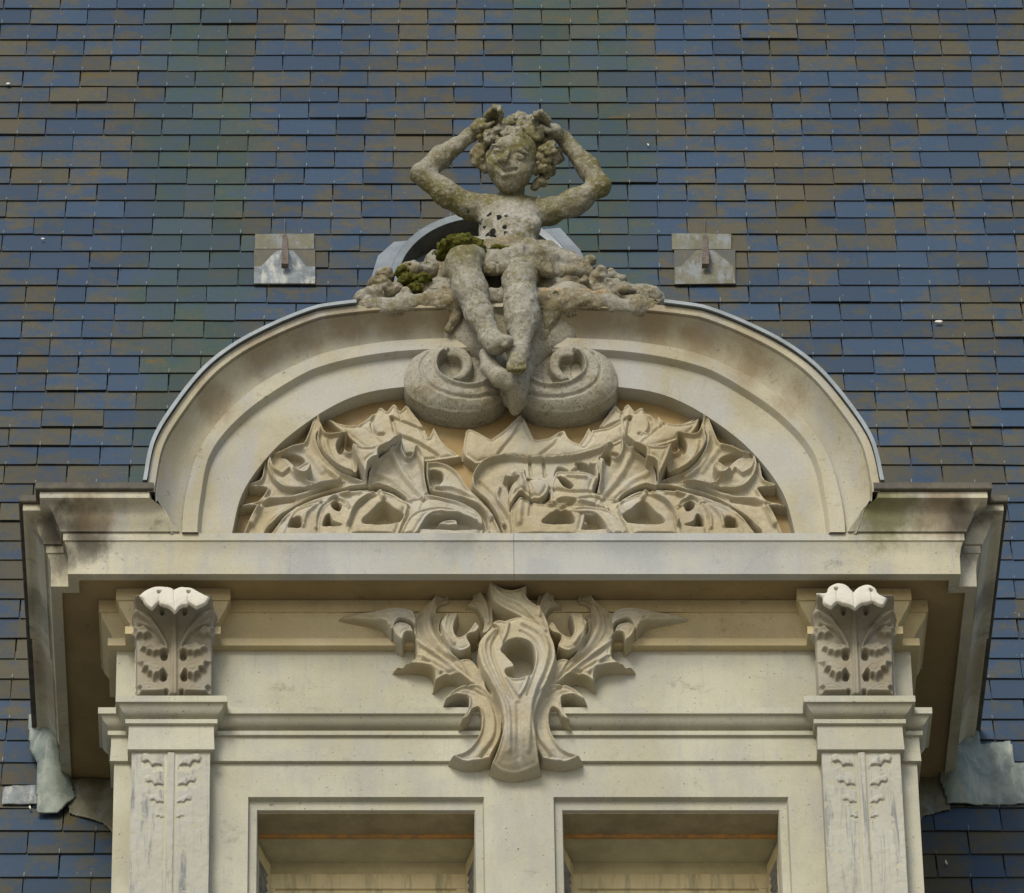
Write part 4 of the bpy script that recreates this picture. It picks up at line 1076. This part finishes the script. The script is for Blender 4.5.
    s.chain([A(520, 346, -.14), A(518, 356, -.17), A(517, 366, -.21)], [.038, .040, .034], .02)
    for i in range(5):
        s.cone(A(510 + i * 3.6, 364 + (i == 0) * -1, -.205), A(508.5 + i * 4.1, 370 - i * .4, -.232), .013 - i * .001, .011 - i * .001, .004)
    for i in range(3):
        s.cone(A(500 + i * 2, 340 + i * 2.5, -.215), A(508 - i * 1.0, 339 + i * 2.8, -.24), .012, .010, .004)
    body = s.nets('body', M['lichen'], st, .0036, 36, 1, lambda V: np.clip((np.linalg.norm(V - W(0, 0, .08), axis=1) - .05) / .10, .15, 1))
    # hair
    h = Solid(tuple(H - .24), tuple(H + .24), .0045)
    rng = random.Random(3)
    h.ball(W(.0, .055, -.045), (.102, .096, .092), .02, rot)
    for (u, v, Y, q) in ((481, 150, .04, .040), (478, 160, .06, .032), (485, 168, .07, .026), (545, 150, .03, .040), (549, 163, .04, .036), (546, 174, .05, .030), (556, 158, .07, .034), (541, 181, .045, .026), (536, 186, .055, .022), (486, 140, .02, .034), (541, 140, .0, .032), (551, 170, .08, .03), (500, 142, -.05, .022), (541, 156, -.02, .026), (542, 168, .0, .024)):
        q *= .9; h.ball(A(u, v, Y), (q * .9, q * .9, q), .010)
        for j in range(3): h.ball(A(u, v, Y) + np.array([rng.uniform(-q, q) for _ in range(3)]) * .8 + np.array((0, -q * .3, 0)), q * .42, .008)
    h.nets('curly_hair', M['lichen_olive'], body, .005, 45, 1)
    # wreath held on the head
    wv = Solid(tuple(H + np.array((-.24, -.30, -.09))), tuple(H + np.array((.24, .22, .34))), .0045)
    for (u, v, Y) in ((484, 129, 0.02), (491, 133, -0.02), (500, 129, -0.03), (508, 133, -0.05), (517, 135, -0.055), (522, 127, -0.04), (531, 129, -0.035), (540, 128, -0.01), (547, 136, 0.02), (548, 150, -0.01), (496, 123, 0.02), (508, 122, 0.02), (520, 120, 0.04), (532, 121, 0.04), (543, 123, 0.04), (489, 138, -0.01), (536, 135, -0.03), (545, 160, 0.01), (546, 168, 0.03)):
        q = rng.uniform(.022, .033)
        c = A(u, v, Y); c = c + np.array((0, -.02, -.020)); wv.ball(c, (q, q, q * .85), .008)
        for j in range(5):
            a = j * 1.257 + rng.random(); wv.ball(c + np.array((math.cos(a) * q * .8, -q * .35, math.sin(a) * q * .8)), q * .45, .005)
        wv.ball(c + np.array((0, -q * .95, 0)), q * .3, .004, sub=True)
    wv.nets('flower_wreath', M['lichen'], body, .0045, 50, 1)
    # cloth over the lap
    d = Solid((-.40, -.30, 19.30), (.46, .42, 20.05), .005)
    d.chain([A(468, 256, .0), A(486, 265, -.03), A(505, 266, -.06), A(522, 266, -.05), A(540, 268, .0), A(556, 268, .06)], [.036, .036, .034, .040, .050, .058], .03)
    d.chain([A(476, 259, -.05), A(492, 261, -.06), A(508, 259, -.07), A(522, 256, -.07), A(536, 258, -.04), A(550, 262, .0)], [.036, .036, .036, .038, .040, .044], .03)
    d.chain([A(464, 262, -.07), A(477, 267, -.085), A(492, 270, -.10), A(506, 268, -.11), A(520, 264, -.12), A(534, 266, -.09), A(548, 273, -.05)], [.020, .022, .022, .021, .022, .024, .026], .03)
    for q in (((499, 250, -.10), (496, 274, -.13)), ((512, 250, -.115), (513, 272, -.14)), ((526, 250, -.11), (531, 270, -.135)), ((486, 252, -.09), (482, 272, -.115))): d.cone(A(*q[0]), A(*q[1]), .007, .010, .012, sub=True)
    d.cone(A(548, 258, .11), A(574, 267, .08), .058, .050, .04)
    d.cone(A(538, 272, -.01), A(582, 276, .03), .036, .040, .03)
    d.chain([A(556, 268, -.01), A(570, 272, -.015), A(588, 270, .02)], [.022, .024, .02], .01)
    d.cone(A(545, 290, -.02), A(590, 292, .03), .045, .05, .03, sub=True)
    d.chain([A(484, 258, .0), A(502, 260, -.01), A(522, 257, .0), A(540, 256, .03)], [.026, .024, .026, .034], .02)
    for (a, b) in (((486, 266), (520, 262)), ((530, 258), (548, 268)), ((545, 256), (570, 268))):
        d.cone(A(a[0], a[1], -.095), A(b[0], b[1], -.09), .008, .008, .01, sub=True)
    d.nets('drapery', M['lichen_base'], body, .007, 26, 1)
    # heap of broken foliage the child sits on
    b = Solid((-.66, -.28, 19.08), (.66, .55, 19.95), .0055)
    b.ball(A(508, 290, .22), (.34, .24, .20), .05)
    for (u0, v0, u1, v1, q) in ((368, 305, 440, 300, .042), (440, 300, 500, 296, .05), (520, 298, 580, 300, .05), (575, 300, 650, 305, .042)):
        b.cone(A(u0, v0 + 3, -.085), A(u1, v1 + 3, -.085), q, q, .03)
        b.cone(A(u0, v0 - 3, .06), A(u1, v1 - 5, .06), q * 1.3, q * 1.5, .04)
    lumps = [(372, 292, .02, .030), (380, 284, .05, .038), (386, 276, .08, .034), (394, 290, -.02, .036), (404, 298, -.08, .040), (411, 272, .05, .044), (420, 284, .0, .040), (433, 296, -.08, .044), (444, 290, -.04, .036), (428, 270, .09, .04), (418, 266, .07, .030), (366, 300, -.04, .026), (440, 262, .14, .06),
             (583, 268, .06, .042), (590, 262, .08, .030), (598, 278, .03, .036), (609, 276, .05, .028), (614, 286, .02, .032), (620, 279, .05, .022), (630, 292, -.02, .032), (638, 290, .02, .026), (645, 299, -.05, .030), (655, 306, -.08, .024), (572, 278, .0, .030), (585, 282, -.02, .026), (560, 300, -.09, .036), (600, 300, -.08, .034), (625, 302, -.08, .030), (360, 300, -.02, .022)]
    for (u, v, Y, q) in lumps:
        c = A(u, v, Y)
        b.ball(c, (q * 1.1, q, q * .8), .012)
        b.ball(c + np.array((rng.uniform(-q, q), -q * .5, rng.uniform(-.3, .7) * q)), (q * .6, q * .5, q * .5), .008)
        b.ball(c + np.array((rng.uniform(-q, q) * .6, -q * .95, q * .1)), (q * .35, q * .3, q * .3), .006, sub=True)
    b.cone(A(462, 310, -.08), A(450, 328, -.06), .03, .018, .02)
    b.ball(A(468, 308, -.08), (.05, .03, .04), .02)
    b.cone(A(553, 306, -.075), A(543, 338, -.05), .045, .022, .03)
    for q in ((540, 287), (556, 287), (572, 287), (588, 288)): b.ball(A(q[0], q[1], -.05), (.04, .05, .026), .015, sub=True)
    b.nets('foliage_heap', M['lichen_base'], st, .013, 18, 1)
    g = Solid((-.10, -.24, 19.25), (.50, .25, 19.75), .0055)
    g.chain([A(538, 298, -.05), A(560, 299, -.07), (A(580, 299, -.07)), A(602, 300, -.04)], [.034, .036, .034, .03], .02)
    for i in range(14): g.ball(A(536 + i * 5, 296 + rng.uniform(-3, 3), -.09 + rng.uniform(-.02, .01)), (.024, .014, .018), .006)
    g.nets('broken_ledge', M['orange'], st, .010, 24, 1)
    return st
statue()
def moss(name_label, pts, seed):
    m = Solid(tuple(np.min([np.array(P(u, v, Y)) for u, v, Y, q in pts], 0) - .10), tuple(np.max([np.array(P(u, v, Y)) for u, v, Y, q in pts], 0) + .10), .004)
    for u, v, Y, q in pts: m.ball(P(u, v, Y), (q, q, q * .75), .015)
    o = m.nets('moss_cushion', M['moss'], None, .010, 75, 0)
    tag(o, name_label, 'moss', 'moss cushions on the statue')
moss('thick green moss cushion capping the raised bent knee of the statue', [(446, 247, -.06, .034), (455, 243, -.09, .042), (465, 243, -.10, .042), (475, 247, -.08, .036), (480, 254, -.07, .026), (441, 255, -.04, .024)], 1)
moss('thin green moss strip across the waist of the statue', [(490, 252, -.02, .018), (498, 250, -.03, .021), (506, 250, -.035, .020), (514, 250, -.03, .015)], 2)
moss('dark ragged moss tuft among the broken foliage left of the statue', [(402, 272, .02, .028), (408, 280, -.02, .034), (415, 288, -.04, .03), (424, 279, -.02, .03), (412, 268, .04, .026)], 3)

# ------------------------------------------------------------------ roof hooks in their lead patches
def roof_hook(u0, label, plate, corner):
    x, s1 = RUV(u0, 236)
    h = tag(empty('roof_hook', RFP(x, 3.75)), label, 'roof hook', 'iron roof hooks above the pediment')
    S = 992 / 100; org = (240, 220) if u0 < 500 else (660, 220)
    q = lambda a, o: RFP(*RUV(org[0] + a[0] / S, org[1] + a[1] / S), o)
    MB().prism([q(a, .017) for a in corner], RFP(0, 0, .004) - RFP(0, 0, 0)).build('upper_lead_patch', M['lead_stained'], h, None)
    MB().prism([q(a, .0165) for a in ((140, 326), (745, 326), (748, 674), (138, 674))], RFP(0, 0, .002) - RFP(0, 0, 0)).build('under_patch', M['lead_brown'], h, None)
    pl = MB()
    base = [q(a, .019) for a in plate]; n = len(base)
    pl.prism(base, RFP(0, 0, .004) - RFP(0, 0, 0))
    pl.build('lower_lead_patch', M['lead'] if u0 < 500 else M['lead_stained'], h, None)
    # raised welt dressed over the hook root
    w_ = Solid(tuple(q((445, 470), .0) - Vector((.13, .12, .12))), tuple(q((445, 470), .0) + Vector((.13, .12, .14))), .004)
    w_.cone(q((445, 400), .012), q((445, 560), .010), .022, .020, .02)
    w_.cone(q((445, 400), .010), q((330, 640), .0), .020, .014, .02)
    w_.cone(q((445, 400), .010), q((600, 640), .0), .020, .014, .02)
    w_.nets('lead_welt', M['lead'] if u0 < 500 else M['lead_stained'], h, .001, 20, 2)
    bar = MB(); wd = .015
    path = [(q((445, 190), .016)), q((445, 330), .032), q((445, 400), .055), q((445, 470), .075), q((445, 530), .078), q((446, 560), .066), q((446, 560), .045)]
    rr = []
    for i, c in enumerate(path):
        t = (path[min(i + 1, 6)] - path[max(i - 1, 0)]).normalized(); nn = t.cross(Vector((1, 0, 0))) * .006
        ww = Vector((wd * (.7 + .3 * min(i, 3) / 3), 0, 0))
        rr.append([c - ww - nn, c + ww - nn, c + ww + nn, c - ww + nn])
    bar.rings(rr, True); bar.build('hook', M['iron'], h, 30)
    MB().tube([q((442, 25), .020), q((444, 100), .020), q((445, 195), .020)], .0022, 6).build('hook_shank', M['iron'], h)
roof_hook(285, 'iron roof hook over grey lead patches to the left of the statue', [(205, 505), (360, 350), (445, 335), (530, 350), (660, 505), (745, 505), (745, 672), (140, 672), (140, 505)], [(150, 178), (735, 175), (735, 325), (150, 325)])
roof_hook(704, 'iron roof hook over brown stained lead patches to the right of the statue', [(205, 505), (360, 345), (445, 335), (530, 345), (725, 500), (748, 672), (150, 678), (150, 510)], [(115, 172), (705, 175), (705, 328), (118, 330)])

# ------------------------------------------------------------------ zinc hood behind the statue
def vent():
    v = tag(empty('zinc_vent_hood', P(483, 283, 2.5)), 'rounded zinc roof vent hood with a dark opening half hidden behind the statue', 'roof vent')
    c = P(483, 283, 2.46); n = 40
    def ring(r, y, k=1.0): return [(c.x + r * math.cos(math.pi * i / n), y, c.z + k * r * math.sin(math.pi * i / n) * .985 - (.10 if i in (0, n) else 0)) for i in range(n + 1)]
    MB().rings([ring(.372, 2.47), ring(.372, 2.46), ring(.402, 2.455), ring(.410, 2.465), ring(.406, 3.3)], caps=False).build('hood', M['zinc'], v)
    MB().rings([ring(.371, 2.465), ring(.371, 2.60)], caps=False).build('inner_lining', M['lead_dark'], v)
    MB().add(ring(.371, 2.60), [tuple(range(n + 1))]).build('back_plate', M['dark'], v, None)
    q = [RUV(*a) for a in ((368, 292), (378, 260), (394, 246), (560, 232), (580, 254), (598, 292))]
    MB().prism([RFP(a, b, .018) for a, b in q], RFP(0, 0, .004) - RFP(0, 0, 0)).build('zinc_apron', M['zinc'], v, None)
vent()

# ------------------------------------------------------------------ lead flashings where the cornice meets the slates
def sheet(name, label, outline, mat, folds, seed, base):
    """dressed lead: a traced outline on the roof plane, wrinkled and thickened"""
    o_ = np.array([RUV(*a) for a in outline]); x0, s0 = o_.min(0); x1, s1 = o_.max(0)
    st = .006; xs = np.arange(x0, x1 + st, st); ss = np.arange(s0, s1 + st, st)
    X, S_ = np.meshgrid(xs, ss, indexing='ij')
    d = seg_dist(X.astype(np.float32), S_.astype(np.float32), o_, True)
    p = np.stack([X.ravel(), S_.ravel(), X.ravel() * 0 + seed], 1)
    H = base(X, S_) + (.0045 * fbm(p, 9, 4)).reshape(X.shape) + .006 * folds(X, S_)
    V = [RFP(a, b, c) for a, b, c in zip(X.ravel(), S_.ravel(), H.ravel())]
    m = len(ss); F = []
    for i in range(len(xs) - 1):
        for j in range(m - 1):
            if max(d[i, j], d[i + 1, j], d[i + 1, j + 1], d[i, j + 1]) > 0: F.append((i * m + j, (i + 1) * m + j, (i + 1) * m + j + 1, i * m + j + 1))
    us = sorted({i for f in F for i in f}); mp = {a: b for b, a in enumerate(us)}
    o = link(name, [V[i] for i in us], [tuple(mp[i] for i in f) for f in F], mat, None, 180)
    md = o.modifiers.new('thickness', 'SOLIDIFY'); md.thickness = .006; md.offset = -1
    return tag(o, label, 'flashing', 'lead flashings at the cornice ends') if label else o
def bump(cu, cv, rx, rs, h):
    cx, cs = RUV(cu, cv)
    return lambda X, S_: h * np.exp(-((X - cx) / rx) ** 2 - ((S_ - cs) / rs) ** 2)
nf = lambda X, S_: np.sin(X * 60) * .4
bL = bump(52, 765, .07, .22, .10); bR = bump(955, 775, .07, .16, .08)
sheet('lead_flashing', 'pale narrow lead flashing hanging below the left end of the cornice', [(29, 722), (40, 720), (58, 745), (60, 782), (68, 784), (75, 802), (57, 820), (37, 819), (39, 780), (31, 760)], M['lead_green'], nf, 3.0, lambda X, S_: .03 + bL(X, S_))
sheet('lead_flashing', 'broad streaked lead flashing apron below the right end of the cornice', [(960, 722), (976, 724), (980, 750), (1010, 746), (1013, 768), (1060, 767), (1060, 806), (948, 809), (939, 785), (945, 772)], M['lead_green'], lambda X, S_: np.sin(X * 95) * .25, 8.0, lambda X, S_: .022 + bR(X, S_))
sheet('lead_flashing', 'dull grey lead soaker between the left pilaster and the slates', [(68, 784), (114, 782), (114, 838), (104, 826), (70, 816)], M['lead_stained'], nf, 5.0, lambda X, S_: .021 + 0 * X)
sheet('lead_flashing', 'small dull lead soaker between the right pilaster and the slates', [(914, 782), (946, 780), (950, 812), (922, 818), (916, 836)], M['lead_stained'], nf, 6.0, lambda X, S_: .021 + 0 * X)
sheet('lead_flashing', 'small whitish lead patch let into the slates at the far left', [(3, 791), (36, 790), (36, 808), (3, 808)], M['lead'], nf, 9.0, lambda X, S_: .020 + 0 * X)
